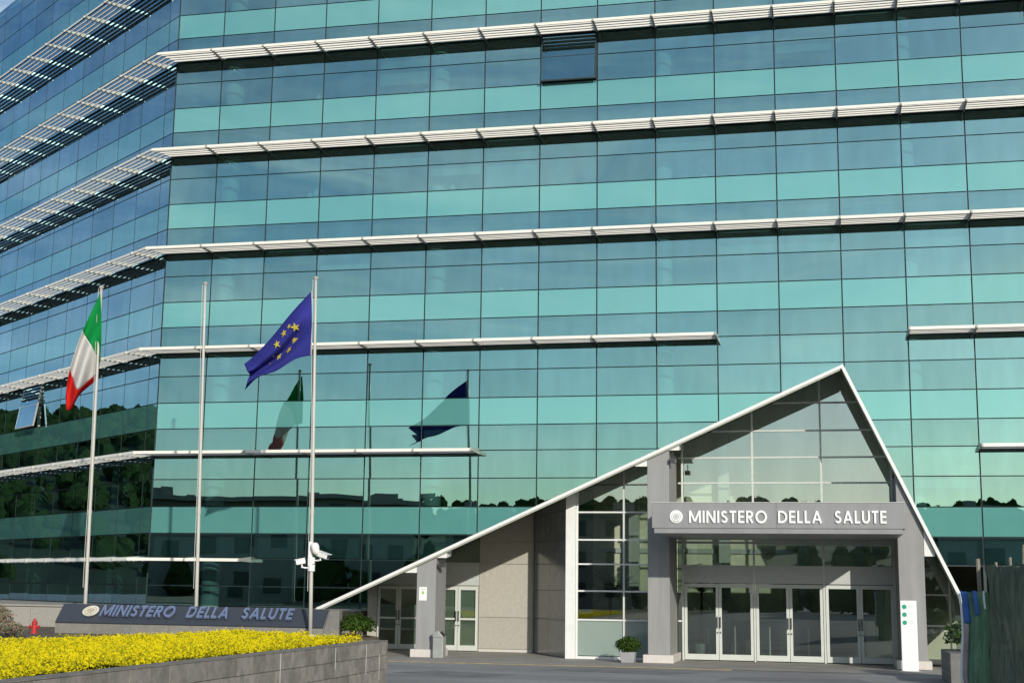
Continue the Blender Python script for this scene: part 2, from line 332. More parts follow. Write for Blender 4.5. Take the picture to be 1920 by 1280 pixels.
for side, xs in ((0, XF), (1, XL)):    # mullions, transoms
    rot = 0 if side == 0 else -ANG
    mm = MB(); mm.box(-.045, .045, -.012, .10, 1.2, ZTOP); me = mm.mesh('mullion', M['mullion'])
    for i, x in enumerate(xs):
        if side == 1 and i == 0: continue
        o = link('mullion', me, bld); o.location = rz(Vector((x, .012, 0)), side); o.rotation_euler = (0, 0, rot)
    x0, x1 = min(xs), max(xs); zz = sorted({round(r[2], 4) for r in rows} | {ZTOP})
    tm = MB(); tm.box(x0, x1, -.006, .09, -.035, .035); me = tm.mesh('transom', M['mullion'])
    for z in zz:
        if z < 1.5 and side == 0: continue
        o = link('transom', me, bld); o.location = rz(Vector((0, .012, z)), side); o.rotation_euler = (0, 0, rot)
# inside: slabs, back walls, round columns standing one module in
fxl, fyl = LX(-XL[-1]); XR = XF[-1]
nv = Vector((math.sin(ANG), math.cos(ANG), 0))
inner = lambda d: [(XR, d), (d*math.tan(ANG/2), d), (fxl+nv.x*d, fyl+nv.y*d)]
for k in range(-1, 7):
    a = inner(.22); b = inner(9); m = MB(); m.slab([a[0], b[0], b[1], b[2], a[2], a[1]], SZ(k)+.05, SZ(k)+.75); m.build('floor_slab', M['slab'], bld)
a = inner(9); b = inner(9.3); m = MB(); m.slab([a[0], b[0], b[1], b[2], a[2], a[1]], 1.2, ZTOP-.5); m.build('core_wall', M['interior'], bld)
a = inner(.12); b = inner(30); m = MB(); m.slab([a[0], b[0], b[1], b[2], a[2], a[1]], ZTOP-.25, ZTOP-.1); m.build('roof_deck', M['slab'], bld)
m = MB(); m.box(XR+.01, XR+.2, .1, 30, 0, ZTOP-.1); m.build('end_wall', M['farwall'], bld)
e0 = Vector((fxl, fyl, 0)); m = MB(); e1 = e0+nv*30; dl = Vector((-math.cos(ANG), math.sin(ANG), 0))*.2; m.slab([(e0.x, e0.y), (e1.x, e1.y), (e1.x+dl.x, e1.y+dl.y), (e0.x+dl.x, e0.y+dl.y)], 0, ZTOP-.1); m.build('end_wall', M['farwall'], bld)
m = MB(); a = inner(.05); b = inner(.2); m.slab([a[0], b[0], b[1], b[2], a[2], a[1]], 0, 1.18); m.build('plinth', M['granite'], bld)
cm = MB(); cm.tube([(0, 0, 0), (0, 0, FH-.72)], .33, 20, caps=False); cme = cm.mesh('interior_column', M['icol']); cme.polygons.foreach_set('use_smooth', [True]*len(cme.polygons))
for k in range(0, 7):
    for i in (1, 5, 9, 13, 17):
        o = link('interior_column', cme, bld); o.location = (XF[i]+.12, .95, SZ(k)-FH+.76) if k < 6 else (XF[i]+.12, .95, .0)
    for i in (3, 7, 11):
        o = link('interior_column', cme, bld); v = rz(Vector((XL[i], .95, 0)), 1); o.location = (v.x, v.y, SZ(k)-FH+.76 if k < 6 else 0)
# roller blinds drawn behind some of the panes
M['blind'] = mat('blind_fabric', (.50, .50, .46), .8, .06)
rb_ = random.Random(17); bl_set = {(2, 4, .95), (2, 5, .9), (2, 6, 1.8), (1, 4, .55+.94), (2, 9, .9), (3, 2, .6), (3, 3, .7), (1, 11, .8), (1, 12, .6)}
for k in range(0, 6):
    for i in range(0, NF-1):
        if rb_.random() < .13: bl_set.add((k, i, rb_.choice((.5, .9, .9, 1.3, 1.85))))
for k, i, hb in bl_set:
    if (0, k, i) in OPEN: continue
    m = MB(); m.box(XF[i]+.07, XF[i+1]-.07, .14, .15, SZ(k)-hb, SZ(k)-.05); m.build('roller_blind', M['blind'], bld)
# small things standing on the window sills inside
for (k, i, fx_, hh) in ((1, 2, .85, .30), (1, 3, .25, .12), (1, 4, .6, .18), (1, 4, .9, .25), (2, 2, .75, .26), (2, 2, .88, .4), (2, 4, .55, .12), (2, 5, .4, .3), (3, 6, .3, .2), (3, 6, .55, .16), (1, 10, .3, .15), (2, 9, .8, .2)):
    x = XF[i]+(XF[i+1]-XF[i])*fx_ if i+1 < len(XF) else XF[i]; z = SZ(k)-HR[0]-HR[1]+.02
    m = MB(); m.tube([(x, .3, z), (x, .3, z+hh*.55), (x+.02, .3, z+hh)], [.09, .12, .03], 8); m.build('sill_ornament', M['icol'], bld)
# sunshades: five pale blades per bay carried by arms
DEP = 1.0; BL = [.16+.205*i for i in range(5)]; TG = math.tan(ANG/2)
def shade_mesh(wd, left_ext=False, right_ext=False):
    m = MB()
    for j, d in enumerate(BL):
        xa = -d*TG if left_ext else .012; xb = wd+(d*TG if right_ext else -.012)
        t = .016; h0, h1 = -.105, -.025; ln = .012
        if j == 4: h0, h1, t = -.115, -.012, .022
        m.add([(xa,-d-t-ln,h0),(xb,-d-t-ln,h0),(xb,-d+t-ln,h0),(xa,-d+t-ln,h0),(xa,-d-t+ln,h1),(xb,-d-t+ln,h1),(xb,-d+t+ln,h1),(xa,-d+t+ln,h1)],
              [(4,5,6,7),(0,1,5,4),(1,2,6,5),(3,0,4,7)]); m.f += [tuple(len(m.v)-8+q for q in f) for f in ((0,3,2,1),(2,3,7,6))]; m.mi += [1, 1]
    return m
smf = shade_mesh(BW).mesh('sunshade', [M['shade'], M['shade_back_shadow']]); smf0 = shade_mesh(W0, left_ext=True).mesh('sunshade', [M['shade'], M['shade_back_shadow']])
sml = shade_mesh(LW).mesh('sunshade', [M['shade'], M['shade_back_shadow']]); sml0 = shade_mesh(LW0, right_ext=True).mesh('sunshade', [M['shade'], M['shade_back_shadow']])
am = MB(); am.prism([(0, -.10), (0, -.10), (0, -.10)], 0, .001) if False else None
am.add([(-.024,-1.0,-.10),(.024,-1.0,-.10),(.024,-1.0,-.02),(-.024,-1.0,-.02),(-.024,0,-.13),(.024,0,-.13),(.024,0,.06),(-.024,0,.06)], [(0,1,2,3),(1,5,6,2),(5,4,7,6),(4,0,3,7),(3,2,6,7),(4,5,1,0)])
for d in BL: am.box(-.026, .026, -d-.042, -d+.042, -.116, -.045)
ame = am.mesh('shade_arm', M['bracket'])
def has_shade(side, k, i):
    if side == 1: return True
    if k == 6: return i < 2
    if k == 5: return i < 6 or i >= 14
    if k == 4: return i < 10 or i >= 13
    return True
for k in range(0, 7):
    for i in range(len(XF)-1):
        if has_shade(0, k, i):
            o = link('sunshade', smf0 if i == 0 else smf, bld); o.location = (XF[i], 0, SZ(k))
        if i > 0 and (has_shade(0, k, i) or has_shade(0, k, i-1)):
            o = link('shade_arm', ame, bld); o.location = (XF[i], -.045, SZ(k))
    for i in range(len(XL)-1):
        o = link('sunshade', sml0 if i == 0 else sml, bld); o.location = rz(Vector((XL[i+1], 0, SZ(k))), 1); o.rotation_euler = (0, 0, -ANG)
        if i > 0: o = link('shade_arm', ame, bld); o.location = rz(Vector((XL[i], -.045, SZ(k))), 1); o.rotation_euler = (0, 0, -ANG)

# ------------------------------------------------------------------ entrance pavilion
por = empty('entrance_pavilion', (18, -4.5, 0))
tag(por, 'entrance pavilion with asymmetrical white-edged gable roof and glass doors', 'entrance pavilion')
YR = -6.75; PL, PK, PR = (8.86, 1.34), (24.0, 8.19), (27.45, .72)
sl1 = (PK[1]-PL[1])/(PK[0]-PL[0]); sl2 = (PR[1]-PK[1])/(PR[0]-PK[0]); TH = .085
n1 = math.hypot(1, sl1); n2 = math.hypot(1, sl2)
r1 = lambda x: PK[1]+sl1*(x-PK[0]); r2 = lambda x: PK[1]+sl2*(x-PK[0])
u1 = lambda x: r1(x)-TH*n1; u2 = lambda x: r2(x)-TH*n2      # undersides
RISE = .145                      # the whole roof climbs towards the building
lift = lambda y: RISE*(y-YR)
def under(poly, gap, y):
    h = lift(y)-gap; poly = clip(poly, -sl1, 1, PK[1]-sl1*PK[0]-TH*n1+h); return clip(poly, -sl2, 1, PK[1]-sl2*PK[0]-TH*n2+h)
def climb(m):
    for v in m.v: v.z += lift(v.y)
    return m
xk = (u1(0)-u2(0))/(sl2-sl1); zk = u1(xk)
m = MB(); m.prism([PL, (PL[0], u1(PL[0])), (xk, zk), PK], YR+.03, -.06); climb(m); rf = m.build('roof_slope', [M['roof_top']], por); rf['label'] = 'long left slope of the gable roof'
m = MB(); m.prism([PK, (xk, zk), (PR[0], u2(PR[0])), PR], YR+.03, -.06); climb(m); rf2 = m.build('roof_slope', [M['roof_top']], por); rf2['label'] = 'short steep right slope of the gable roof'
for (a, b, fn, rr) in ((PL, PK, u1, rf), (PK, PR, u2, rf2)):
    m = MB()
    lo0 = (a[0], fn(a[0])) if a is PL else (xk, zk); lo1 = (b[0], fn(b[0])) if b is PR else (xk, zk)
    m.prism([a, lo0, lo1, b], YR, YR+.026); m.build('fascia', M['white'], rr)
    # dark soffit lining under the slope
    x0, x1 = (a[0]+.05, xk-.03) if a is PL else (xk+.02, b[0]-.02)
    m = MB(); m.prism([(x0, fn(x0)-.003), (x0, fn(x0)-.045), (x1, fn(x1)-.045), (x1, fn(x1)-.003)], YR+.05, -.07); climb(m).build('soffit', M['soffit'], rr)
SG = .052
# columns with pale bases
def column(x0, x1, y0, y1):
    poly = under([(x0, .23), (x1, .23), (x1, 9), (x0, 9)], SG, y0)
    m = MB(); m.prism(poly, y0, y1); c = bevelled(m.build('column', M['column'], por), .012)
    b = bx('column_base', M['base'], c, x0-.13, x1+.10, y0-.09, y1, 0.006, .23); bevelled(b, .015); return c
column(11.86, 12.43, -6.6, -5.5); column(18.55, 19.16, -6.6, -4.62); column(25.30, 25.97, -6.6, -4.62)
def beam(x0, x1, y0, y1, hgt):
    xm = (x0+x1)/2; f = u1 if xm < PK[0] else u2; zt = min(f(x0), f(x1))-SG
    poly = [(x0, zt-hgt), (x1, zt-hgt), (x1, f(x1)-SG), (x0, f(x0)-SG)]
    m = MB(); m.prism(poly, y0, y1); climb(m).build('roof_beam', M['white'], por)
beam(11.50, 11.855, -6.6, -6.0, .03); beam(12.435, 12.74, -6.6, -6.1, .02); beam(18.2, 18.545, -6.6, -6.0, .03); beam(19.165, 19.45, -6.6, -6.1, .02); beam(25.98, 26.25, -6.6, -6.0, .12)
m = MB(); m.box(19.2, 19.36, -6.75, -6.45, u1(19.2)-.42, u1(19.2)-.30); m.tube([(19.28, -6.6, u1(19.2)-.32), (19.28, -6.6, u1(19.2)-.10)], .015, 6); m.build('floodlight', M['handle'], por)
m = MB(); m.box(12.48, 12.66, -6.62, -6.36, u1(12.5)-.35, u1(12.5)-.25); m.tube([(12.57, -6.5, u1(12.5)-.27), (12.57, -6.5, u1(12.5)-.08)], .015, 6); m.build('floodlight', M['handle'], por)
# left recess: rear wall of stone panels with two pairs of doors
YW = -2.4
def wall_panel(x0, x1, z0, z1, y0, mt, name='stone_panel', g=.006, th=.05):
    poly = under([(x0+g, z0+g), (x1-g, z0+g), (x1-g, z1-g), (x0+g, z1-g)], SG, y0-th)
    if len(poly) >= 3:
        m = MB(); m.prism(poly, y0-th, y0); return m.build(name, mt, por)
poly = under([(9.0, .006), (15.0, .006), (15.0, 9), (9.0, 9)], SG+.01, YW)
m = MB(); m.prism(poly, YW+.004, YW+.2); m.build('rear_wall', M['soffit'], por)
for z0, z1 in ((.10, 1.07), (1.07, 2.72), (2.72, 3.42), (3.42, 4.6)): wall_panel(12.68, 14.40, z0, z1, YW, M['beige'])
wall_panel(12.68, 14.40, 0.006, .10, YW, M['base'], 'skirting')
for x0, x1 in ((9.0, 9.32), (10.75, 11.30)):
    for z0, z1 in ((.006, 1.07), (1.07, 2.0)): wall_panel(x0, x1, z0, z1, YW, M['beige'])
for x0, x1 in ((9.0, 9.9), (9.9, 11.3), (11.3, 12.68)): wall_panel(x0, x1, 2.04, 2.72, YW, M['panelgrey'], 'lintel_panel')
wall_panel(11.30, 12.68, 2.76, 4.4, YW, M['entry_dark'], 'fanlight', th=.02); wall_panel(9.9, 11.28, 2.76, 4.4, YW, M['entry_dark'], 'fanlight', th=.02)
bx('frame_bar', M['doorframe'], por, 11.05, 12.68, YW-.08, YW-.02, 2.722, 2.758)
def door(x0, x1, y, z1, par, hs, gm='entry_dark', fm='doorframe', bar=None, st=.085):
    m = MB(); d0, d1 = y-.03, y+.03
    m.box(x0+.006, x0+st, d0, d1, .03, z1); m.box(x1-st, x1-.006, d0, d1, .03, z1); m.box(x0+st, x1-st, d0, d1, .03, .19); m.box(x0+st, x1-st, d0, d1, z1-.10, z1)
    if bar: m.box(x0+st, x1-st, d0+.003, d1-.003, bar-.03, bar+.03)
    d = m.build('door', M[fm], par)
    pm = MB(); pm.add([(x0+st,y,.19),(x1-st,y,.19),(x1-st,y,z1-.10),(x0+st,y,z1-.10)], [(0,1,2,3)], 0); pm.add([(x0+st,y+.01,.19),(x1-st,y+.01,.19),(x1-st,y+.01,z1-.10),(x0+st,y+.01,z1-.10)], [(3,2,1,0)], 1)
    pm.build('pane', [M[gm], M['clear']], d)
    xh = x1-st*.5 if hs > 0 else x0+st*.5
    h = MB(); h.tube([(xh, y-.09, .93), (xh, y-.09, 1.25)], .016, 8); h.box(xh-.012, xh+.012, y-.09, y-.03, .96, .985); h.box(xh-.012, xh+.012, y-.09, y-.03, 1.2, 1.225); h.build('handle', M['handle'], d)
    lk = MB(); lk.tube([(xh, y-.05, .80), (xh, y-.028, .80)], .022, 10); lk.build('lock', M['handle'], d)
    return d
door(11.34, 12.00, YW-.05, 2.0, por, 1, bar=1.0); door(12.00, 12.66, YW-.05, 2.0, por, -1, bar=1.0)
door(9.34, 10.04, YW-.05, 2.0, por, 1, bar=1.0, gm='entry'); door(10.04, 10.74, YW-.05, 2.0, por, -1, bar=1.0, gm='entry')
# oblique dark polished wall
A = Vector((14.42, -2.4, 0)); B = Vector((15.99, -5.2, 0)); dv = (B-A); nrm = Vector((dv.y, -dv.x, 0)).normalized(); nrm = nrm if nrm.x < 0 else -nrm
for j, (t0, t1) in enumerate(((0, .5), (.5, 1))):
    for z0, z1 in ((.006, 1.07), (1.07, 1.93), (1.93, 2.72), (2.72, 3.42), (3.42, 4.25), (4.25, 5.2)):
        p0 = A+dv*t0; p1 = A+dv*t1; g = .005
        zt0 = min(z1-g, u1(p0.x)+lift(p0.y)-SG-.01); zt1 = min(z1-g, u1(p1.x)+lift(p1.y)-SG-.01)
        if zt0 <= z0+.02: continue
        a0 = p0+dv.normalized()*g; a1 = p1-dv.normalized()*g
        m = MB(); q = [a0, a1]; m.add([(a0.x, a0.y, z0+g), (a1.x, a1.y, z0+g), (a1.x, a1.y, zt1), (a0.x, a0.y, zt0)]+[(v[0]-nrm.x*.05, v[1]-nrm.y*.05, v[2]) for v in ((a0.x, a0.y, z0+g), (a1.x, a1.y, z0+g), (a1.x, a1.y, zt1), (a0.x, a0.y, zt0))],
                     [(0,1,2,3),(7,6,5,4),(1,0,4,5),(2,1,5,6),(3,2,6,7),(0,3,7,4)]); m.build('stone_panel', M['darkstone'], por)
c0, c1 = A-nrm*.055, B-nrm*.055
m = MB(); m.add([(c0.x, c0.y, 0), (c1.x, c1.y, 0), (c1.x, c1.y, u1(c1.x)+lift(c1.y)-.07), (c0.x, c0.y, u1(c0.x)+lift(c0.y)-.07)]+[(v.x-nrm.x*.1, v.y-nrm.y*.1, z) for v, z in ((c0, 0), (c1, 0), (c1, u1(c1.x)+lift(c1.y)-.12), (c0, u1(c0.x)+lift(c0.y)-.12))], [(0,1,2,3),(7,6,5,4),(1,0,4,5),(2,1,5,6),(3,2,6,7),(0,3,7,4)]); m.build('side_wall', M['grout'], por)
# white post and glazing left of the entrance
def vbar(x0, x1, y0, y1, z0, mt, name='glazing_bar'):
    poly = under([(x0, z0), (x1, z0), (x1, 9), (x0, 9)], SG, y0); m = MB(); m.prism(poly, y0, y1); return m.build(name, mt, por)
vbar(15.995, 16.28, -5.36, -5.08, .006, M['white'], 'white_post')
YG = -5.2
vbar(17.66, 17.71, YG-.05, YG+.03, .08, M['doorframe']); vbar(16.285, 16.335, YG-.05, YG+.03, .08, M['white'])
bx('sill', M['white'], por, 16.285, 18.545, YG-.08, YG+.05, .006, .08)
zt = [1.11, 1.93, 2.70, 3.40, 4.20, 5.0]
for (xa, xb) in ((16.337, 17.658), (17.712, 18.545)):
    zz = [.08]+zt+[6.2]
    for q in range(len(zz)-1):
        poly = under([(xa, zz[q]+.02), (xb, zz[q]+.02), (xb, zz[q+1]-.02), (xa, zz[q+1]-.02)], SG, YG)
        if len(poly) < 3: continue
        m = MB(); n = len(poly); m.add([(x, YG, z) for x, z in poly], [tuple(range(n))], 0); m.add([(x, YG+.012, z) for x, z in poly], [tuple(reversed(range(n)))], 1)
        m.build('pane', [M['frost'] if q == 0 else M['entry_dark'] if q < 3 else M['entry'], M['clear']], por)
        if q < len(zt) and u1(xa)+lift(YG) > zt[q]+.12:
            bx('glazing_bar', M['white'], por, xa, min(xb, 99), YG-.045, YG+.025, zt[q]-.022, zt[q]+.022)
# main glazing above and around the doors
YD = -4.5
VX = [19.32, 21.37, 23.33, 25.28]
for x in VX: vbar(x-.028, x+.028, YD-.055, YD+.03, .006, M['doorframe'])
HZ = [2.69, 3.36, 4.25, 5.09, 5.83, 6.61, 7.42]
for z in HZ:
    hl = lift(YD)-.18; x0 = max(19.17, PK[0]+(z-hl-PK[1])/sl1); x1 = min(25.29, PK[0]+(z-hl-PK[1])/sl2)
    for xa, xb in zip([x0]+[v for v in VX if x0 < v < x1], [v for v in VX if x0 < v < x1]+[x1]):
        bx('glazing_bar', M['doorframe'] if z > 4 else M['panelgrey'], por, xa+.029, xb-.029, YD-.045, YD+.025, z-.024, z+.024)
ex = [19.165]+VX+[25.295]
zz = [2.69]+HZ[1:]+[8.8]
for xa, xb in zip(VX[:-1], VX[1:]):
    for za, zb in zip(zz[:-1], zz[1:]):
        poly = under([(xa+.028, za+.024), (xb-.028, za+.024), (xb-.028, zb-.024), (xa+.028, zb-.024)], SG, YD)
        if len(poly) < 3: continue
        m = MB(); n = len(poly); m.add([(x, YD, z) for x, z in poly], [tuple(range(n))], 0); m.add([(x, YD+.012, z) for x, z in poly], [tuple(reversed(range(n)))], 1); m.build('pane', [M['entry'], M['clear']], por)
    bx('spandrel_band', M['panelgrey'], por, xa+.03, xb-.03, YD-.03, YD+.03, 2.21, 2.666)
    bx('door_head', M['handle'], por, xa+.03, xb-.03, YD-.02, YD+.02, 2.185, 2.208)
    xm = (xa+xb)/2
    door(xa+.035, xm, YD, 2.18, por, 1, gm='entry_dark'); door(xm, xb-.035, YD, 2.18, por, -1, gm='entry_dark')
for za, zb in zip([.03]+zt[:4], zt[:5]):
    m = MB(); m.box(19.17, 19.29, YD-.01, YD+.002, za+.02, zb-.02); m.build('pane', M['entry_dark'], por); bx('glazing_bar', M['white'], por, 19.17, 19.29, YD-.04, YD+.02, zb-.02, zb+.02)
# glazing right of the third column
for za, zb in zip([.03, 1.10, 1.95, 2.8], [1.10, 1.95, 2.8, 3.8]):
    poly = under([(25.98, za+.02), (27.3, za+.02), (27.3, zb-.02), (25.98, zb-.02)], SG, YD)
    if len(poly) >= 3:
        m = MB(); n = len(poly); m.add([(x, YD, z) for x, z in poly], [tuple(range(n))], 0); m.add([(x, YD+.012, z) for x, z in poly], [tuple(reversed(range(n)))], 1); m.build('pane', [M['entry_dark'], M['clear']], por)
    if zb < 2.5: bx('glazing_bar', M['white'], por, 25.98, min(27.2, PK[0]+(zb+.4-PK[1])/sl2), YD-.04, YD+.02, zb-.022, zb+.022)
vbar(26.72, 26.77, YD-.05, YD+.03, .006, M['doorframe'])
# inside of the pavilion
poly = under([(16.0, .02), (27.2, .02), (27.2, 9.4), (16.0, 9.4)], SG+.02, -.55)
m = MB(); m.prism(poly, -.55, -.35); m.build('lobby_wall', M['cream'], por)
for x in (17.2, 20.1, 22.55, 24.2):
    poly = under([(x, .03), (x+.34, .03), (x+.34, 9.4), (x, 9.4)], SG+.02, -.95); m = MB(); m.prism(poly, -.95, -.56); m.build('lobby_pier', M['panelgrey'], por)
bx('lobby_rail', M['panelgrey'], por, 16.2, 25.2, -.62, -.553, 3.15, 3.3); bx('lobby_rail', M['panelgrey'], por, 17.2, 25.0, -.62, -.553, 4.55, 4.75)
bx('lobby_floor', M['dark'], por, 16.1, 27.2, -4.4, -.36, .006, .02)
bx('reception_desk', M['dark'], por, 20.5, 24.5, -2.0, -1.4, .021, 1.1)
# projecting entrance canopy with the ministry's name
cx0, cx1, cy0, cy1 = 19.02, 25.375, -9.4, -6.62
can = bx('canopy', M['canopy'], por, cx0, cx1, cy0, cy1, 3.565, 4.215); bevelled(can, .012)
cn2 = bx('canopy_rim', M['canopy'], can, cx0+.06, cx1-.06, cy0+.025, -4.60, 3.44, 3.560)
bx('canopy_joint', M['dark'], can, 22.20, 22.206, cy0-.0015, cy0-.0005, 3.58, 4.20)
bx('canopy_flashing', M['panelgrey'], can, cx0-.012, cx1+.012, cy0-.014, cy1, 4.217, 4.235)
bx('canopy_joint', M['dark'], can, cx0+.02, cx1-.02, cy0+.04, cy1-.1, 3.5605, 3.5645)
# --- geometric sans lettering built from strokes
def glyph(ch, t=.17):
    m = MB(); q = [0]
    def stroke(p, r, tw=t):
        d = Vector((r[0]-p[0], r[1]-p[1])); n = Vector((-d.y, d.x)).normalized()*tw/2; k = q[0]*.0012; q[0] += 1
        c = [(p[0]-n.x, p[1]-n.y), (r[0]-n.x, r[1]-n.y), (r[0]+n.x, r[1]+n.y), (p[0]+n.x, p[1]+n.y)]; m.prism(c, -.16-k, 0)
    def rect(x0, z0, x1, z1):
        k = q[0]*.0012; q[0] += 1; m.prism([(x0, z0), (x1, z0), (x1, z1), (x0, z1)], -.16-k, 0)
    def arc(cx, cz, rx, rz_, a0, a1, n=20, tw=t):
        k = q[0]*.0012; q[0] += 1; vs, fs = [], []
        for i in range(n+1):
            a = math.radians(a0+(a1-a0)*i/n); co, si = math.cos(a), math.sin(a)
            for (f, yy) in ((0, -.16-k), (-tw, -.16-k), (-tw, 0), (0, 0)): vs.append((cx+(rx+f)*co, yy, cz+(rz_+f)*si))
        for i in range(n):
            b = 4*i
            for j in range(4): fs.append((b+j, b+(j+1) % 4, b+4+(j+1) % 4, b+4+j) if a1 < a0 else (b+(j+1) % 4, b+j, b+4+j, b+4+(j+1) % 4))
        fs += [(0,1,2,3), (4*n+3,4*n+2,4*n+1,4*n)]; m.add(vs, fs)
    wd = 1.0
    if ch == 'M': wd = 1.06; rect(0, 0, t, 1); rect(wd-t, 0, wd, 1); stroke((t*.62, .98), (wd/2, .12), t*.95); stroke((wd-t*.62, .98), (wd/2, .12), t*.95)
    elif ch == 'I': wd = t; rect(0, 0, t, 1)
    elif ch == 'N': wd = .80; rect(0, 0, t, 1); rect(wd-t, 0, wd, 1); stroke((t*.6, .96), (wd-t*.6, .04))
    elif ch == 'S': wd = .58; arc(.29, .725, .27, .275, 25, 268); arc(.29, .285, .29, .285, 92, -155)
    elif ch == 'T': wd = .60; rect(.30-t/2, 0, .30+t/2, 1-t); rect(0, 1-t, .60, 1)
    elif ch == 'E': wd = .54; rect(0, 0, t, 1); rect(t, 0, wd, t*.95); rect(t, 1-t*.95, wd, 1); rect(t, .43, wd-.02, .43+t*.9)
    elif ch == 'R': wd = .64; rect(0, 0, t, 1); rect(t, 1-t*.9, .32, 1); rect(t, .42, .32, .42+t*.9); arc(.32, .71, .29, .29, -90, 90); stroke((.30, .45), (.55, .01))
    elif ch == 'O': wd = 1.02; arc(.51, .5, .51, .52, 0, 360, 36)
    elif ch == 'D': wd = .80; rect(0, 0, t, 1); rect(t, 0, .30, t*.95); rect(t, 1-t*.95, .30, 1); arc(.30, .5, .50, .5, -90, 90)
    elif ch == 'L': wd = .48; rect(0, 0, t, 1); rect(t, 0, wd, t*.95)
    elif ch == 'A': wd = .86; stroke((.08, 0), (.43, .98)); stroke((.78, 0), (.43, .98)); rect(.24, .22, .62, .22+t*.85)
    elif ch == 'U': wd = .70; rect(0, .33, t, 1); rect(wd-t, .33, wd, 1); arc(.35, .35, .35, .36, 180, 360)
    return m, wd
GC = {}
def lettering(words, mtx, mt, parent, depth, hgt):
    """words: (text, u0, u1) in metres along the line; mtx maps (u, -depth, v) to world"""
    inv = wloc(parent).inverted() @ mtx
    for text, ua, ub in words:
        gap = .17; tot = sum(glyph(c)[1] for c in text)+gap*(len(text)-1); sx = (ub-ua)/tot; x = ua
        for c in text:
            key = (c, mt.name)
            if key not in GC: g, wd = glyph(c); GC[key] = (g.mesh('letter_'+c.lower(), mt), wd)
            me, wd = GC[key]
            o = link('letter', me, parent); o.matrix_local = inv @ Matrix.Translation((x, 0, 0)) @ Matrix.Diagonal((sx, depth/.16, hgt, 1)); x += (wd+gap)*sx
def emblem(mtx, r, parent, mdisc, mline):
    inv = wloc(parent).inverted() @ mtx
    def put(m, name, mt, par):
        t = MB(); t.v = m.v; t.f = m.f; t.mi = m.mi; me = t.mesh(name, mt); o = link(name, me, par); return o
    m = MB(); n = 40; m.prism([(r*math.cos(2*math.pi*i/n), r*math.sin(2*math.pi*i/n)) for i in range(n)], -.03, 0); d = put(m, 'emblem', mdisc, parent); d.matrix_local = inv
    def ring(r0, r1, y, n=32, teeth=0):
        m = MB(); vs, fs = [], []
        for i in range(n):
            a = 2*math.pi*i/n; k = 1.0 if not teeth or i % 2 else .9
            for rr, yy in ((r1*k, y), (r0, y), (r0, -.03), (r1*k, -.03)): vs.append((rr*math.cos(a), yy, rr*math.sin(a)))
        for i in range(n):
            b = 4*i; c = 4*((i+1) % n)
            for j in range(3): fs.append((b+(j+1), b+j, c+j, c+j+1))
        m.add(vs, fs); return m
    put(ring(r*.30, r*.46, -.036, 24, 1), 'emblem_wheel', mline, d)
    st = MB(); st.prism([((r*.30 if i % 2 == 0 else r*.13)*math.cos(math.pi/2+math.pi*i/5), (r*.30 if i % 2 == 0 else r*.13)*math.sin(math.pi/2+math.pi*i/5)) for i in range(10)], -.038, -.03); put(st, 'emblem_star', mline, d)
    for sgn in (-1, 1):
        br = MB()
        for i in range(9):
            a = math.radians(-70+i*16); cx, cz = sgn*r*.68*math.cos(a), r*.68*math.sin(a); ta = a+math.radians(60 if i % 2 else 115); dx, dz = sgn*math.cos(ta)*r*.13, math.sin(ta)*r*.13; px, pz = -dz*.4, dx*.4
            br.prism([(cx-dx, cz-dz), (cx+px, cz+pz), (cx+dx, cz+dz), (cx-px, cz-pz)] if sgn > 0 else [(cx-dx, cz-dz), (cx+px, cz+pz), (cx+dx, cz+dz), (cx-px, cz-pz)], -.036, -.03)
        put(br, 'emblem_branch', mline, d)
    ri = MB(); ri.box(-r*.42, r*.42, -.036, -.03, -r*.80, -r*.66); put(ri, 'emblem_ribbon', mline, d)
lettering([('MINISTERO', 19.985, 21.97), ('DELLA', 22.25, 23.34), ('SALUTE', 23.66, 24.92)], Matrix.Translation((0, cy0-.002, 3.70)), M['letter'], can, .04, .315)
emblem(Matrix.Translation((19.655, cy0-.002, 3.862)), .168, can, M['letter'], M['emblem_grey'])

# ------------------------------------------------------------------ things at the entrance
def thing(name, label, cat, loc=(0, 0, 0), rz_=0, group=None):
    return tag(empty(name, loc, rz_), label, cat, group)
# notice on the first column
t = thing('notice', 'white paper notice with a green mark taped to the grey column', 'notice', (12.04, -6.62, 1.62))
bx('sheet', M['paper'], t, 11.94, 12.17, -6.606, -6.603, 1.60, 1.98); bx('green_mark', M['pgreen'], t, 12.02, 12.09, -6.609, -6.607, 1.78, 1.86); bx('heading', M['print'], t, 11.98, 12.13, -6.609, -6.607, 1.91, 1.935)
# litter bin
t = thing('litter_bin', 'galvanised metal litter bin with sloped hood beside the first column', 'bin', (12.62, -6.75, 0))
m = MB(); m.prism([(12.47, .006), (12.77, .006), (12.77, .58), (12.47, .58)], -6.92, -6.60); bevelled(m.build('body', M['bin'], t), .012)
m = MB(); m.add([(12.46,-6.93,.582),(12.78,-6.93,.582),(12.78,-6.59,.582),(12.46,-6.59,.582),(12.46,-6.93,.72),(12.62,-6.93,.76),(12.62,-6.59,.76),(12.46,-6.59,.72)], [(0,3,2,1),(0,1,5,4),(4,5,6,7),(1,2,6,5),(2,3,7,6),(3,0,4,7)]); bevelled(m.build('hood', M['bin'], t), .01)
m = MB(); m.add([(12.772,-6.88,.615),(12.772,-6.64,.615),(12.668,-6.64,.742),(12.668,-6.88,.742)], [(0,1,2,3)]); [v.__iadd__(Vector((.006,0,.006))) for v in m.v]; m.build('opening', M['dark'], t)
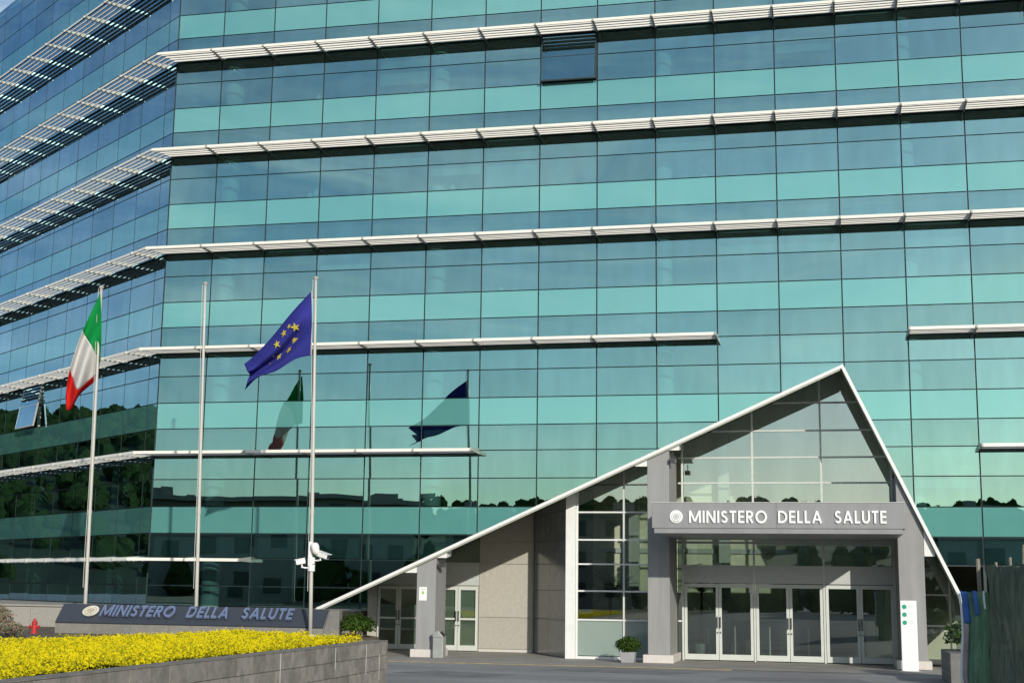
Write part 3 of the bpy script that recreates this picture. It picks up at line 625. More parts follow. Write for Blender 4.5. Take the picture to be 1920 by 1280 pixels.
# leafy helper
def leaves(center, rx, ry, rz_, n, size, rng, hemi=False, squash=1.0, shell=.55):
    m = MB(); c = Vector(center)
    for _ in range(n):
        d = Vector((rng.gauss(0, 1), rng.gauss(0, 1), rng.gauss(0, 1))).normalized()
        if hemi and d.z < -.2: d.z = -d.z
        r = (shell+(1-shell)*rng.random())*(1+.22*noise.noise(d*2.3+c)+.10*noise.noise(d*6+c))
        p = c+Vector((d.x*rx, d.y*ry, d.z*rz_))*r; s = size*rng.uniform(.6, 1.3)
        nrm_ = (d+Vector((rng.gauss(0, .5), rng.gauss(0, .5), rng.gauss(0, .5)))).normalized(); a = nrm_.orthogonal().normalized(); a.rotate(Quaternion(nrm_, rng.uniform(0, 6.28))); b = nrm_.cross(a)*.55
        m.add([p-a*s, p-b*s, p+a*s, p+b*s], [(0, 1, 2, 3)], rng.randrange(2))
    return m
rg = random.Random(11)
def potted(label, x, y, pot, zt_, r, mats, n, cat='potted shrub'):
    t = thing('potted_shrub', label, cat, (x, y, 0)); a, b = pot
    m = MB(); m.add([(x-a*.82,y-a*.82,.006),(x+a*.82,y-a*.82,.006),(x+a*.82,y+a*.82,.006),(x-a*.82,y+a*.82,.006),(x-a,y-a,b),(x+a,y-a,b),(x+a,y+a,b),(x-a,y+a,b)], [(0,3,2,1),(4,5,6,7),(0,1,5,4),(1,2,6,5),(2,3,7,6),(3,0,4,7)]); bevelled(m.build('pot', M['pot'], t), .015)
    m = MB()
    for i in range(7):
        an = i*.9; m.tube([(x, y, b), (x+math.cos(an)*r*.3, y+math.sin(an)*r*.3, b+.2), (x+math.cos(an)*r*.7, y+math.sin(an)*r*.7, zt_-.12)], [.018, .012, .005], 5)
    m.build('stem', M['bark'], t)
    hz = (zt_-b)/2; leaves((x, y, b+hz*.9), r, r, hz*1.1, n, .034, rg).build('foliage', mats, t)
    return t
potted('round green shrub in a square grey pot left of the second column', 18.02, -6.75, (.21, .30), .72, .37, [M['shrub'], M['shrubdark']], 1500)
# information totem
t = thing('information_totem', 'white information totem with three green discs before the third column', 'totem', (25.48, -7.4, 0))
body = bx('panel', M['totem'], t, 25.27, 25.68, -7.46, -7.34, .01, 1.80); bevelled(body, .01)
for j, z in enumerate((1.64, 1.44, 1.235)):
    m = MB(); m.prism([(25.37+.058*math.cos(2*math.pi*i/24), z+.058*math.sin(2*math.pi*i/24)) for i in range(24)], -7.466, -7.461); m.build('green_disc', M['green'], t)
    for q, (wd_, dz) in enumerate(((.15, .025), (.12, -.02))):
        if j == 1 and q: continue
        bx('text_line', M['print'], t, 25.46, 25.46+wd_, -7.464, -7.461, z+dz-.006, z+dz+.006)
bx('foot', M['base'], t, 25.22, 25.72, -7.52, -7.28, .005, .012)
# stone planter box with shrub at the right edge
t = thing('stone_planter', 'grey stone planter box with bushy green shrub at the right edge', 'planter', (26.9, -11.5, 0))
bevelled(bx('box', M['potstone'], t, 26.03, 27.9, -13.0, -10.4, .0, .70), .02)
for z in (.24, .47): bx('joint', M['grout'], t, 26.027, 26.029, -12.98, -10.42, z-.004, z+.004)
leaves((26.75, -11.2, .95), .75, .9, .52, 2600, .055, rg, True).build('foliage', [M['shrub'], M['sage']], t)
m = MB()
for i in range(8): m.tube([(26.75, -11.2, .5), (26.75+math.cos(i)*.5, -11.2+math.sin(i)*.5, 1.2)], [.02, .008], 5)
m.build('stem', M['bark'], t)
# lobby plants and barrier posts seen through the glass
def palm(label, x, y, hgt, n, spread):
    t = thing('lobby_palm', label, 'palm', (x, y, .02)); m = MB(); m.tube([(x, y, .02), (x, y, .45)], [.2, .26], 12); m.build('pot', M['pot'], t)
    m = MB(); m.tube([(x, y, .4), (x+.04, y, hgt*.55)], [.06, .04], 7); m.build('trunk', M['bark'], t)
    m = MB()
    for i in range(n):
        an = i*2.4+rg.random(); el = rg.uniform(.3, 1.3); p = Vector((x+.04, y, hgt*.5)); d = Vector((math.cos(an)*math.cos(el), math.sin(an)*math.cos(el)*.7, math.sin(el))); pts = []
        for q in range(9): pts.append(p.copy()); p += d*spread/8; d.z -= .16; d.normalize()
        for q in range(1, 9):
            tdir = (pts[q]-pts[q-1]).normalized(); sd = tdir.cross(Vector((0, 0, 1))).normalized()
            for sg in (-1, 1):
                for fr in (0, .5):
                    b0 = pts[q-1].lerp(pts[q], fr); tip = b0+(sd*sg+tdir*.6-Vector((0, 0, .3))).normalized()*spread*.30*(1-abs(q-4.5)/7); m.add([b0, b0+tdir*.035, tip], [(0, 1, 2)])
    m.build('fronds', M['palm'], t)
palm('dark feathery palm behind the tall glazing left of the second column', 17.1, -4.2, 3.5, 22, 1.0)
palm('dark feathery palm behind the glass just right of the second column', 19.75, -3.7, 3.9, 18, .95)
for i, (x, lb) in enumerate(((19.95, 'first door leaf'), (20.75, 'second door leaf'), (21.75, 'third door leaf'), (22.85, 'fourth door leaf'))):
    t = thing('barrier_post', 'slim white post standing inside behind the %s from the left' % lb, 'post', (x, -3.7, .02), group='barrier posts inside the doors')
    m = MB(); m.tube([(x, -3.7, .03), (x, -3.7, .92)], .028, 10); m.build('shaft', M['white'], t); m = MB(); m.tube([(x, -3.7, .021), (x, -3.7, .034)], .09, 14); m.build('foot', M['pole'], t); m = MB(); m.ball((x, -3.7, .94), .034); m.build('cap', M['pole'], t)

# ------------------------------------------------------------------ low sign wall with the ministry's name
t = thing('name_sign', 'low dark slanted sign on stone base spelling the ministry name before the flagpoles', 'sign', (5.8, -8.8, .56))
BLc, BRc, TLc, TRc = Vector((1.99, -9.30, .875)), Vector((9.73, -8.45, .845)), Vector((1.83, -8.60, 1.375)), Vector((9.63, -7.75, 1.325))
ud = (BRc-BLc).normalized(); vd = ((TLc+TRc)/2-(BLc+BRc)/2).normalized(); nd = ud.cross(vd).normalized(); nd = nd if nd.y < 0 else -nd
m = MB(); q = [BLc, BRc, TRc, TLc]; m.add(q+[v-nd*.05 for v in q], [(0,1,2,3),(7,6,5,4),(1,0,4,5),(2,1,5,6),(3,2,6,7),(0,3,7,4)]); pl = bevelled(m.build('plate', M['plate'], t), .006)
def ucut(P, ex): return P+ud*ex
lb, rb, lt, rt_ = BLc-nd*.052, BRc-nd*.052+ud*.02, TLc-nd*.052, TRc-nd*.052+ud*.02
bk = Vector((0, .25, 0))
def wedge(a, b, ta, tb, name):
    f0 = Vector((a.x, a.y, .3)); f1 = Vector((b.x, b.y, .3)); k0 = ta+bk; k1 = tb+bk
    vs = [f0, f1, b, a, tb, ta, k1, k0, Vector((k1.x, k1.y, .3)), Vector((k0.x, k0.y, .3))]
    m = MB(); m.add(vs, [(0,1,2,3),(3,2,4,5),(5,4,6,7),(7,6,8,9),(9,8,1,0),(0,3,5,7,9),(1,8,6,4,2)]); return m.build(name, M['signstone'], t)
N_ = 7
for i in range(N_):
    f0, f1 = i/N_, (i+1)/N_-.0006; wedge(lb.lerp(rb, f0), lb.lerp(rb, f1), lt.lerp(rt_, f0), lt.lerp(rt_, f1), 'stone_block')
e0_ = BRc-nd*.052+ud*.03; e1_ = e0_+ud*.42; h0_ = TRc-nd*.03+ud*.03
wedge(e0_+Vector((0, 0, .0)), e1_, h0_, TRc-nd*.03+ud*.30, 'end_block')
sg = Matrix((ud, -nd, vd)).transposed().to_4x4()
def along(px, py):                       # position along the plate seen at that place
    d = FWD+RT*((px-960)/FPX)-UP*((py-640)/FPX); tt = (BLc-CAM).dot(nd)/d.dot(nd); return (CAM+d*tt-BLc).dot(ud)
us = [along(x, y) for x, y in ((195, 1146), (331, 1150), (355, 1151), (431, 1155), (456, 1156), (550, 1160), (175, 1144))]
lettering([('MINISTERO', us[0], us[1]), ('DELLA', us[2], us[3]), ('SALUTE', us[4], us[5])], Matrix.Translation(BLc+vd*.20+nd*.06) @ sg, M['metalletter'], pl, .05, .50)
emblem(Matrix.Translation(BLc+ud*us[6]+vd*.47+nd*.04) @ sg, .235, pl, M['emblem'], M['emblem_line'])

# ------------------------------------------------------------------ flagpoles and flags
def flagpole(label, bx_, by_, bz_, tx, ty, tz):
    t = thing('flagpole', label, 'flagpole', (bx_, by_, .56), group='flagpoles behind the low sign'); b = Vector((bx_, by_, .56)); tp_ = Vector((tx, ty, tz))
    m = MB(); ps = [b.lerp(tp_, i/8) for i in range(9)]; m.tube(ps, [.054-.016*i/8 for i in range(9)], 14); m.build('pole', M['pole'], t, True)
    m = MB(); m.tube([b, b+Vector((0, 0, .10))], [.16, .15], 16); m.build('base_flange', M['pole'], t)
    m = MB(); m.tube([tp_-Vector((0, 0, .01)), tp_+Vector((0, 0, .05)), tp_+Vector((0, 0, .09))], [.05, .085, .03], 12); m.build('finial', M['pole'], t)
    m = MB(); sleeve = b.lerp(tp_, .34); m.tube([sleeve-Vector((0, 0, .06)), sleeve+Vector((0, 0, .06))], .058, 12); m.build('joint_collar', M['pole'], t)
    m = MB(); o_ = Vector((-.070, -.02, 0)); hp = [b.lerp(tp_, i/8)+o_*(1+.25*math.sin(i*1.1)) for i in range(1, 9)]; m.tube(hp, .008, 5); m.build('halyard', M['rope'], t)
    return t
def pole_xy(xb, yb, xt, yt, Y):
    b, t_ = at(xb, yb, Y), at(xt, yt, Y); f = (.56-b.z)/(t_.z-b.z); q = b.lerp(t_, f); return q.x, Y, .56, t_.x, Y, t_.z
flagpole('steel flagpole flying the green, white and red flag', *pole_xy(160, 1128, 190, 541, -8.22))
flagpole('bare steel flagpole without a flag, middle of the three', *pole_xy(368, 1134, 385, 534, -7.85))
flagpole('steel flagpole flying the blue starred flag with security cameras below', 9.52, -8.85, .56, 9.26, -8.80, 10.66)
def grid_surface(ctrl, nu, nv, Y, amp, seed):
    """ctrl: rows (along the fly) of pixel points (hoist top to bottom); smooth interpolation, depth folds added"""
    ctrl = [[tuple(c)+(0,)*(3-len(c)) for c in r] for r in ctrl]
    def cr(p, t):
        n = len(p)-1; f = min(t*n, n-1e-6); i = int(f); f -= i
        a, b, c, d = p[max(i-1, 0)], p[i], p[i+1], p[min(i+2, n)]
        return tuple(.5*((2*b[k])+(-a[k]+c[k])*f+(2*a[k]-5*b[k]+4*c[k]-d[k])*f*f+(-a[k]+3*b[k]-3*c[k]+d[k])*f**3) for k in range(len(b)))
    def ev(u, v):
        rows_ = [cr(r, v) for r in ctrl]; q = cr(rows_, u)
        fold = amp*u**.7*(math.sin(u*5.0+v*5.5+seed)+.55*math.sin(v*13-u*4+seed*2)+.3*math.sin(u*17+v*6))+.58*u+(q[2] if len(q) > 2 else 0)
        return at(q[0], q[1], Y+fold)
    return ev
def flag_part(ev, u0, u1_, v0, v1, nu, nv, name, mt, parent, off=0.0):
    m = MB(); vs = []; fs = []
    for i in range(nu+1):
        for j in range(nv+1): vs.append(ev(u0+(u1_-u0)*i/nu, v0+(v1-v0)*j/nv))
    for i in range(nu):
        for j in range(nv): a = i*(nv+1)+j; fs.append((a, a+1, a+nv+2, a+nv+1))
    m.add(vs, fs); o = m.build(name, mt, parent, True); md = o.modifiers.new('thickness', 'SOLIDIFY'); md.thickness = .006; md.offset = 0; return o
ita = grid_surface([[(189, 548), (190.5, 580), (191, 612), (190, 645), (188, 674)],
                    [(155, 620, -.1), (161, 631, .15), (170, 645, -.1), (180, 664, .1), (187, 683)],
                    [(131, 692, -.25), (136, 709, 0), (145, 730, -.3), (165, 714, .1), (184, 697, .2)],
                    [(123, 742, -.1), (125, 767, -.35), (135, 766, .0), (148, 741, .25), (177, 716, .3)]], 0, 0, -8.36, .06, 1.0)
t = thing('flag', 'green, white and red tricolour flag drooping from the left flagpole', 'flag', tuple(at(189, 548, -8.40)), group='flags on the poles')
flag_part(ita, .015, .3333, 0, 1, 16, 22, 'green_stripe', M['fgreen'], t); flag_part(ita, .3333, .6667, 0, 1, 16, 22, 'white_stripe', M['fwhite'], t); flag_part(ita, .6667, 1, 0, 1, 16, 22, 'red_stripe', M['fred'], t)
EUc = [[(585, 545), (586, 575), (586, 606), (584.5, 636), (583.5, 666)],
       [(547, 586, .10), (555, 608, -.22), (559, 632, .10), (557, 655, -.12), (554, 673)],
       [(508, 634, .12), (520, 652, -.22), (524, 668, .12), (522, 684, -.1), (518, 695)],
       [(474, 669, .1), (484, 683, -.2), (487, 695, .1), (486, 704, -.05), (484, 707)],
       [(458, 682, .05), (464, 696, -.3), (468, 702, .15), (464, 714, -.1), (459, 731, .1)]]
eu = grid_surface(EUc, 0, 0, -8.92, .075, 2.4)
t = thing('flag', 'blue flag with a ring of yellow stars streaming from the right flagpole', 'flag', tuple(at(585, 545, -8.85)), group='flags on the poles')
flag_part(eu, .02, 1, 0, 1, 48, 26, 'blue_cloth', M['fblue'], t)
flag_part(eu, 0, .02, 0, 1, 2, 22, 'hoist_band', M['fwhite'], t)
def star(px, py, rpx):
    # star stitched on the cloth: find cloth parameters under that place, then lay the outline along the cloth
    best = min(((CAM+0*CAM, u/60, v/40) for u in range(61) for v in range(41)), key=lambda k: (lambda P: ((P-CAM).dot(RT)/(P-CAM).dot(FWD)*FPX+960-px)**2+(640-(P-CAM).dot(UP)/(P-CAM).dot(FWD)*FPX-py)**2)(eu(k[1], k[2])))
    u, v = best[1], best[2]; P = eu(u, v); du = (eu(min(u+.01, 1), v)-P); dv_ = (eu(u, min(v+.01, 1))-P); n_ = du.cross(dv_).normalized()
    n_ = n_ if n_.dot(CAM-P) > 0 else -n_; a = (RT-n_*RT.dot(n_)).normalized(); b = n_.cross(a); rr = rpx*(P-CAM).dot(FWD)/FPX
    ring = [P+n_*.03+(a*math.cos(math.radians(90+36*i+12))+b*math.sin(math.radians(90+36*i+12)))*rr*(1 if i % 2 == 0 else .42) for i in range(10)]
    m = MB(); c = P+n_*.034; m.add([c]+ring, [(0, 1+i, 1+(i+1) % 10) for i in range(10)]); m.add([P-n_*.022]+[r_-n_*.05 for r_ in ring], [(0, 1+(i+1) % 10, 1+i) for i in range(10)])
    m.build('star', M['fstar'], t)
for px, py, r_ in ((552, 613, 9), (533, 626, 8.5), (521, 646, 8.5), (552, 637, 8.5), (543, 657, 9), (525, 668, 8.5), (545, 613, 6), (511, 667, 2.5), (506, 680, 2.5)): star(px, py, r_)
# cameras on the right flagpole
def pole_at(z): f = (z-.56)/(10.66-.56); return Vector((9.52+(9.26-9.52)*f, -8.85+.05*f, z))
def cctv(label, z, azim, ln, dist, down=.25, big=False):
    p = pole_at(z); t = thing('security_camera', label, 'camera', tuple(p), group='security cameras on the flagpole')
    d = Vector((math.cos(azim), math.sin(azim), 0)); e = p+d*dist
    m = MB(); m.tube([p+d*.05, p+d*dist*.7, e+Vector((0, 0, .02))], .022, 8); m.tube([e+Vector((0, 0, .0)), e+Vector((0, 0, .12))], .022, 8); m.build('arm', M['camwhite'], t)
    m = MB(); m.tube([p-Vector((0, 0, .09)), p+Vector((0, 0, .09))], .10, 12); m.build('clamp', M['camwhite'], t)
    q = Quaternion(Vector((0, 0, 1)), azim) @ Quaternion(Vector((0, 1, 0)), down); c = e+Vector((0, 0, .17)); hw, hh = (.075, .07)
    m = MB(); m.box(-ln*.35, ln*.65, -hw, hw, -hh, hh); m.v = [c+q @ v for v in m.v]; hb = bevelled(m.build('housing', M['camwhite'], t), .02)
    m = MB(); m.box(-ln*.38, ln*.76, -hw-.018, hw+.018, hh+.004, hh+.02); m.v = [c+q @ v for v in m.v]; m.build('sun_hood', M['camwhite'], t)
    m = MB(); m.box(ln*.65+.001, ln*.655, -hw*.7, hw*.7, -hh*.7, hh*.7); m.v = [c+q @ v for v in m.v]; m.build('lens_window', M['lens'], t)
cctv('white box security camera pointing right on the flagpole', 2.66, -.25, .40, .30, .28)
cctv('small white security camera pointing left on the flagpole', 2.46, math.pi+.35, .26, .26, .2)
p = pole_at(2.98); t = thing('speed_dome_camera', 'white rounded camera unit on top of the camera cluster', 'camera', tuple(p))
m = MB(); c = p+Vector((.16, -.16, 0)); m.tube([c+Vector((-.02, 0, .17)), c+Vector((-.02, 0, .13)), c+Vector((0, 0, .05)), c+Vector((.03, 0, -.08)), c+Vector((.05, 0, -.16))], [.05, .10, .115, .10, .04], 16); m.build('housing', M['camwhite'], t, True)
m = MB(); m.tube([p, p+Vector((.12, -.12, 0))], .035, 8); m.build('arm', M['camwhite'], t); m = MB(); m.box(p.x-.06, p.x+.05, p.y-.09, p.y-.06, p.z-.45, p.z+.2); m.build('junction_box', M['camwhite'], t)

# ------------------------------------------------------------------ planter wall, flowers, shrubs
PX, PY0, PY1, PZ = 14.42, -36.0, -17.2, .86
t = thing('planter_wall', 'brown-grey tiled planter wall holding the yellow flower bed', 'planter wall', (14.3, -17.2, 0))
bx('core', M['grout'], t, PX-.30, PX-.028, PY0, PY1-.028, -.006, PZ-.03); bx('core', M['grout'], t, 11.0, PX-.301, PY1-.30, PY1-.028, -.006, PZ-.03)
tl, th_ = .58, .285; rr_ = random.Random(5); tmesh = {}
def tile(x0, x1, y0, y1, z0, z1):
    key = (round(x1-x0, 3), round(y1-y0, 3), round(z1-z0, 3))
    if key not in tmesh:
        a, b, c = [k/2 for k in key]; mm = MB(); mm.box(-a, a, -b, b, -c, c); tmesh[key] = mm.mesh('tile', M['tile'])
    o = link('tile', tmesh[key], t); o.location = Vector(((x0+x1)/2, (y0+y1)/2, (z0+z1)/2))-Vector(t.location)
for r in range(3):
    z0 = .008+r*th_; y = PY1-(0, .29, .12)[r]
    if y < PY1-.01: tile(PX-.026, PX, y+.004, PY1-.001, z0+.003, z0+th_-.004)
    while y > PY0:
        d = rr_.uniform(-.003, .004); tile(PX-.026+d, PX+d, y-tl+.007, y-.007, z0+.006, z0+th_-.006); y -= tl
    x = PX-.03
    while x > 11.6: tile(x-tl+.004, x-.004, PY1-.026, PY1, z0+.003, z0+th_-.004); x -= tl
m = MB(); m.box(PX-.31, PX+.004, PY0, PY1+.004, PZ+.004, PZ+.018); m.build('coping', M['tile'], t)
# pale efflorescence runs at a few joints
for yj, z0, z1 in ((-18.6, .25, .84), (-20.4, .45, .85), (-17.75, .1, .62), (-23.1, .3, .85)):
    m = MB(); m.box(PX+.005, PX+.007, yj-.018, yj+.014, z0, z1); m.build('lime_streak', M['base'], t)
# flower bed: thousands of small blossoms over leafy mounds
fb = MB(); frng = random.Random(21)
def inbed(x, y):
    # back edge of the bed: from beside the wall end to the left foreground
    pts = [(14.05, -17.7), (11.2, -12.4), (9.6, -13.2), (7.2, -16.0), (6.2, -20.0), (5.0, -26), (3, -34)]
    if x > 14.10+.22*noise.noise(Vector((y*2.1, 5, 0))): return False
    for (xa, ya), (xb, yb) in zip(pts[:-1], pts[1:]):
        pass
    # region right of the polyline (towards the wall)
    if y > -12.4 or (y > -17.35 and x > 10.9): return False
    if y > -17.7:
        xr = 11.2+(14.05-11.2)*(y+12.4)/(-17.7+12.4)
        if x > xr: return False
    xl = None
    bp_ = pts[1:]
    for (xa, ya), (xb, yb) in zip(bp_[:-1], bp_[1:]):
        lo, hi = min(ya, yb), max(ya, yb)
        if lo <= y <= hi: xl = xa+(xb-xa)*(y-ya)/(yb-ya); 
    return xl is not None and x > xl
def bedz(x, y):
    back = max(0, min(1, (14.1-x)/7.0))
    return .96-.20*back+.09*noise.noise(Vector((x*.8, y*.8, 0)))+.07*noise.noise(Vector((x*2.7, y*2.7, 4)))
cnt = 0
while cnt < 82000:
    y = -12.4-(frng.random()**1.35)*19.0; x = 5.0+frng.random()*9.3
    if not inbed(x, y): continue
    dens = noise.noise(Vector((x*1.9, y*1.9, 9))); cnt += 1
    zt_ = bedz(x, y); up_ = frng.random(); z = zt_+.05*max(0, frng.gauss(0, .6))-.18*(1-up_)**1.6
    s = frng.uniform(.011, .025)*(1.25 if y > -20 else 1.0)
    n_ = Vector((frng.gauss(.35, .5), frng.gauss(0, .5)-1.0, .85)).normalized(); a = n_.orthogonal().normalized(); a.rotate(Quaternion(n_, frng.uniform(0, 6.28))); b = n_.cross(a)*.7
    P = Vector((x, y, z)); isleaf = frng.random() < (.24 if dens > -.15 else .55) or z < zt_-.11
    fb.add([P-a*s, P-b*s, P+a*s+n_*s*.3, P+b*s], [(0, 1, 2, 3)], 1 if isleaf else 0)
o = fb.build('flower_bed', [M['yellow'], M['leafy']]); tag(o, 'dense carpet of bright yellow flowers filling the raised planter', 'flowers', kind='stuff')
bs = MB(); gx = [5+.35*i for i in range(27)]; gy = [-12.4-.45*i for i in range(43)]; idx = {}
for x in gx:
    for y in gy:
        if inbed(x, y): idx[(x, y)] = len(bs.v); bs.v.append(Vector((x, y, bedz(x, y)-.10)))
for i in range(len(gx)-1):
    for j in range(len(gy)-1):
        q = [(gx[i], gy[j]), (gx[i], gy[j+1]), (gx[i+1], gy[j+1]), (gx[i+1], gy[j])]
        if all(k in idx for k in q): bs.f.append(tuple(idx[k] for k in q)); bs.mi.append(0)
o = bs.build('flower_bed_foliage', M['leafy']); tag(o, 'yellow-green leaf mat under the flowers', 'ground cover', kind='stuff')
def shrub(label, c, r, n, mats, size, cat='shrub'):
    t = thing('shrub', label, cat, (c[0], c[1], .56)); leaves(c, r[0], r[1], r[2], n, size, rg, True).build('foliage', mats, t)
    m = MB()
    for i in range(9): a = i*.7; m.tube([(c[0], c[1], .5), (c[0]+math.cos(a)*r[0]*.7, c[1]+math.sin(a)*r[1]*.7, c[2]+r[2]*.4)], [.018, .006], 5)
    m.build('stem', M['bark'], t)
shrub('green leafy shrub between the sign end and the sloping roof', (10.35, -7.4, .80), (.55, .5, .42), 1800, [M['shrub'], M['shrubdark']], .05)
shrub('pink-brown flowering shrub at the left edge before the terrace', (2.05, -12.6, .98), (.62, .6, .42), 2600, [M['pink'], M['sage']], .035)
shrub('grey-green shrub low at the left edge of the bed', (2.3, -14.8, .72), (.75, .6, .30), 2200, [M['sage'], M['sage']], .035)
shrub('small pinkish shrub beside the red hydrant', (2.7, -12.6, .72), (.40, .4, .24), 1200, [M['pink'], M['sage']], .03)
# red hydrant
hx, hy = 1.72, -9.9
t = thing('fire_hydrant', 'small red standpipe hydrant left of the low dark sign', 'hydrant', (hx, hy, .56))
m = MB(); m.tube([(hx, hy, .56), (hx, hy, .60), (hx, hy, .61), (hx, hy, .80), (hx, hy, .81), (hx, hy, .85)], [.10, .10, .065, .065, .085, .085], 14); m.build('barrel', M['red'], t, False)
m = MB(); m.tube([(hx, hy, .85), (hx, hy, .90), (hx, hy, .94), (hx, hy, .97)], [.075, .06, .03, .025], 12); m.build('bonnet', M['red'], t, True)
for sx in (-1, 1):
    m = MB(); m.tube([(hx+sx*.05, hy, .74), (hx+sx*.12, hy, .74), (hx+sx*.125, hy, .74), (hx+sx*.15, hy, .74)], [.035, .035, .05, .05], 10); m.build('outlet', M['red'], t)

# ------------------------------------------------------------------ netted fence at the right edge
def netmat(name, c, alpha):
    m, t_, o = nodes(name); N = t_.nodes.new; Lk = t_.links.new; g = N('ShaderNodeNewGeometry'); n = N('ShaderNodeTexNoise'); mp_ = N('ShaderNodeMapping'); mp_.inputs['Scale'].default_value = (14, 14, 1.6); Lk(g.outputs['Position'], mp_.inputs[0]); Lk(mp_.outputs[0], n.inputs['Vector']); n.inputs['Scale'].default_value = 1.4; n.inputs['Detail'].default_value = 8; n.inputs['Roughness'].default_value = .7
    r = N('ShaderNodeValToRGB'); r.color_ramp.elements[0].position = .35; r.color_ramp.elements[0].color = (*[x*.62 for x in c], 1); r.color_ramp.elements[1].position = .7; r.color_ramp.elements[1].color = (*[x*1.45 for x in c], 1); Lk(n.outputs['Fac'], r.inputs[0])
    d = N('ShaderNodeBsdfDiffuse'); tr = N('ShaderNodeBsdfTranslucent'); Lk(r.outputs[0], d.inputs[0]); Lk(r.outputs[0], tr.inputs[0]); ms = N('ShaderNodeMixShader'); ms.inputs[0].default_value = .35; Lk(d.outputs[0], ms.inputs[1]); Lk(tr.outputs[0], ms.inputs[2])
    tp_ = N('ShaderNodeBsdfTransparent'); m2 = N('ShaderNodeMixShader'); m2.inputs[0].default_value = alpha; Lk(tp_.outputs[0], m2.inputs[1]); Lk(ms.outputs[0], m2.inputs[2]); Lk(m2.outputs[0], o.inputs[0]); return m
M['net'] = netmat('dark_green_net', (.15, .19, .15), .84); M['film'] = netmat('green_film', (.24, .42, .28), .96)
M['blue'] = mat('blue_film', (.06, .17, .52), .5, .2, 6); M['pinkfilm'] = mat('pale_pink_film', (.42, .35, .36), .6, .15, 5); M['postwood'] = mat('grey_timber', (.22, .21, .16), .85, .2, 8)
t = thing('netted_fence', 'dark green netted fence on rough posts with blue film at its end', 'fence', (25.7, -24.3, 0))
FA, FB = Vector((25.70, -24.25, 0)), Vector((26.9, -33.5, 0)); fd = (FB-FA)
m = MB(); NU, NV = 150, 30; vs_ = []
for i in range(NU+1):
    for j in range(NV+1):
        f = i/NU; tz = 2.38+.10*noise.noise(Vector((f*14, 0, 3)))+.05*noise.noise(Vector((f*60, 0, 3))); P = FA+fd*f; off = .06*noise.noise(Vector((f*26, j*.10, 1)))+.03*noise.noise(Vector((f*60, j*.25, 7))); vs_.append((P.x+off, P.y+off*.2, .01+(tz-.01)*j/NV))
m.add(vs_, [(i*(NV+1)+j, (i+1)*(NV+1)+j, (i+1)*(NV+1)+j+1, i*(NV+1)+j+1) for i in range(NU) for j in range(NV)]); o = m.build('netting', M['net'], t, True); md = o.modifiers.new('thickness', 'SOLIDIFY'); md.thickness = .004
for i, hgt in enumerate((2.45, 2.50, 2.66, 2.45, 2.6, 2.5, 2.55)):
    f = (.012, .10, .155, .32, .5, .7, .9)[i]; P = FA+fd*f+Vector((.14, .02, 0)); m = MB(); m.tube([(P.x-.03, P.y, 0), (P.x-.02, P.y, hgt*.6), (P.x+rr_.uniform(-.03, .03), P.y, hgt)], [.03, .026, .020], 7); m.build('post', M['postwood'], t)
ex0 = 25.30
def strip(name, mt, x0, x1, z0, z1, y=-24.36, k=10):
    m = MB(); vs_ = []
    for j in range(k+1):
        z = z0+(z1-z0)*j/k; b = .02*math.sin(z*5)+.02*noise.noise(Vector((x0*3, z*3, 0)))
        for q in range(5): x = x0+(x1-x0)*q/4; vs_.append((x+b, y+.03*noise.noise(Vector((x*9, z*2.5, 5))), z))
    m.add(vs_, [(j*5+q, j*5+q+1, (j+1)*5+q+1, (j+1)*5+q) for j in range(k) for q in range(4)]); o = m.build(name, mt, t, True); md = o.modifiers.new('thickness', 'SOLIDIFY'); md.thickness = .006
strip('film_edge', M['totem'], ex0, ex0+.032, .01, 2.03); strip('blue_film', M['blue'], ex0+.036, ex0+.13, 1.58, 2.03); strip('pale_film', M['pinkfilm'], ex0+.036, ex0+.10, .6, 1.575)
strip('blue_film', M['blue'], ex0+.20, ex0+.26, 1.70, 2.04, -24.39); strip('film_edge', M['totem'], ex0+.34, ex0+.365, 1.78, 2.04, -24.39)
strip('green_film', M['film'], ex0+.10, ex0+.43, .01, 2.02, -24.33)
m = MB(); m.tube([(25.66, -24.2, 0), (25.62, -24.2, 1.2), (25.60, -24.2, 2.5)], .03, 7); m.build('post', M['postwood'], t)

# ------------------------------------------------------------------ what stands behind the viewer and shows in the glass
def hillh(th):   # th: direction seen from the forecourt, degrees counter-clockwise from +x
    return 60*math.exp(-((th-166)/25)**2)+20*math.exp(-((th-205)/22)**2)+29/(1+math.exp(-(th-210)/9))*(1+.28*noise.noise(Vector((th*.11, 3, 0)))+.12*noise.noise(Vector((th*.5, 9, 0))))
hm = MB(); NT, NR = 120, 8; O = Vector((10, -10, 0))
for i in range(NT+1):
    th = 120+220*i/NT
    for j in range(NR+1):
        r = 200+60*j; h = hillh(th)*(math.sin(min(1, j/5)*math.pi/2)**1.4)*(1-.25*max(0, j-5)/3); hm.v.append(O+Vector((math.cos(rad(th))*r, math.sin(rad(th))*r, h*.95+(.8*noise.noise(Vector((i*.4, j*.6, 0))) if j else 0)-.05)))
for i in range(NT):
    for j in range(NR): a = i*(NR+1)+j; hm.f.append((a, a+1, a+NR+2, a+NR+1)); hm.mi.append(0)
o = hm.build('hill', M['hill'], None, True); tag(o, kind='structure')
wm = MB(); wr = random.Random(8)
t1 = (1+5**.5)/2; ico = [Vector(v).normalized() for v in ((-1,t1,0),(1,t1,0),(-1,-t1,0),(1,-t1,0),(0,-1,t1),(0,1,t1),(0,-1,-t1),(0,1,-t1),(t1,0,-1),(t1,0,1),(-t1,0,-1),(-t1,0,1))]
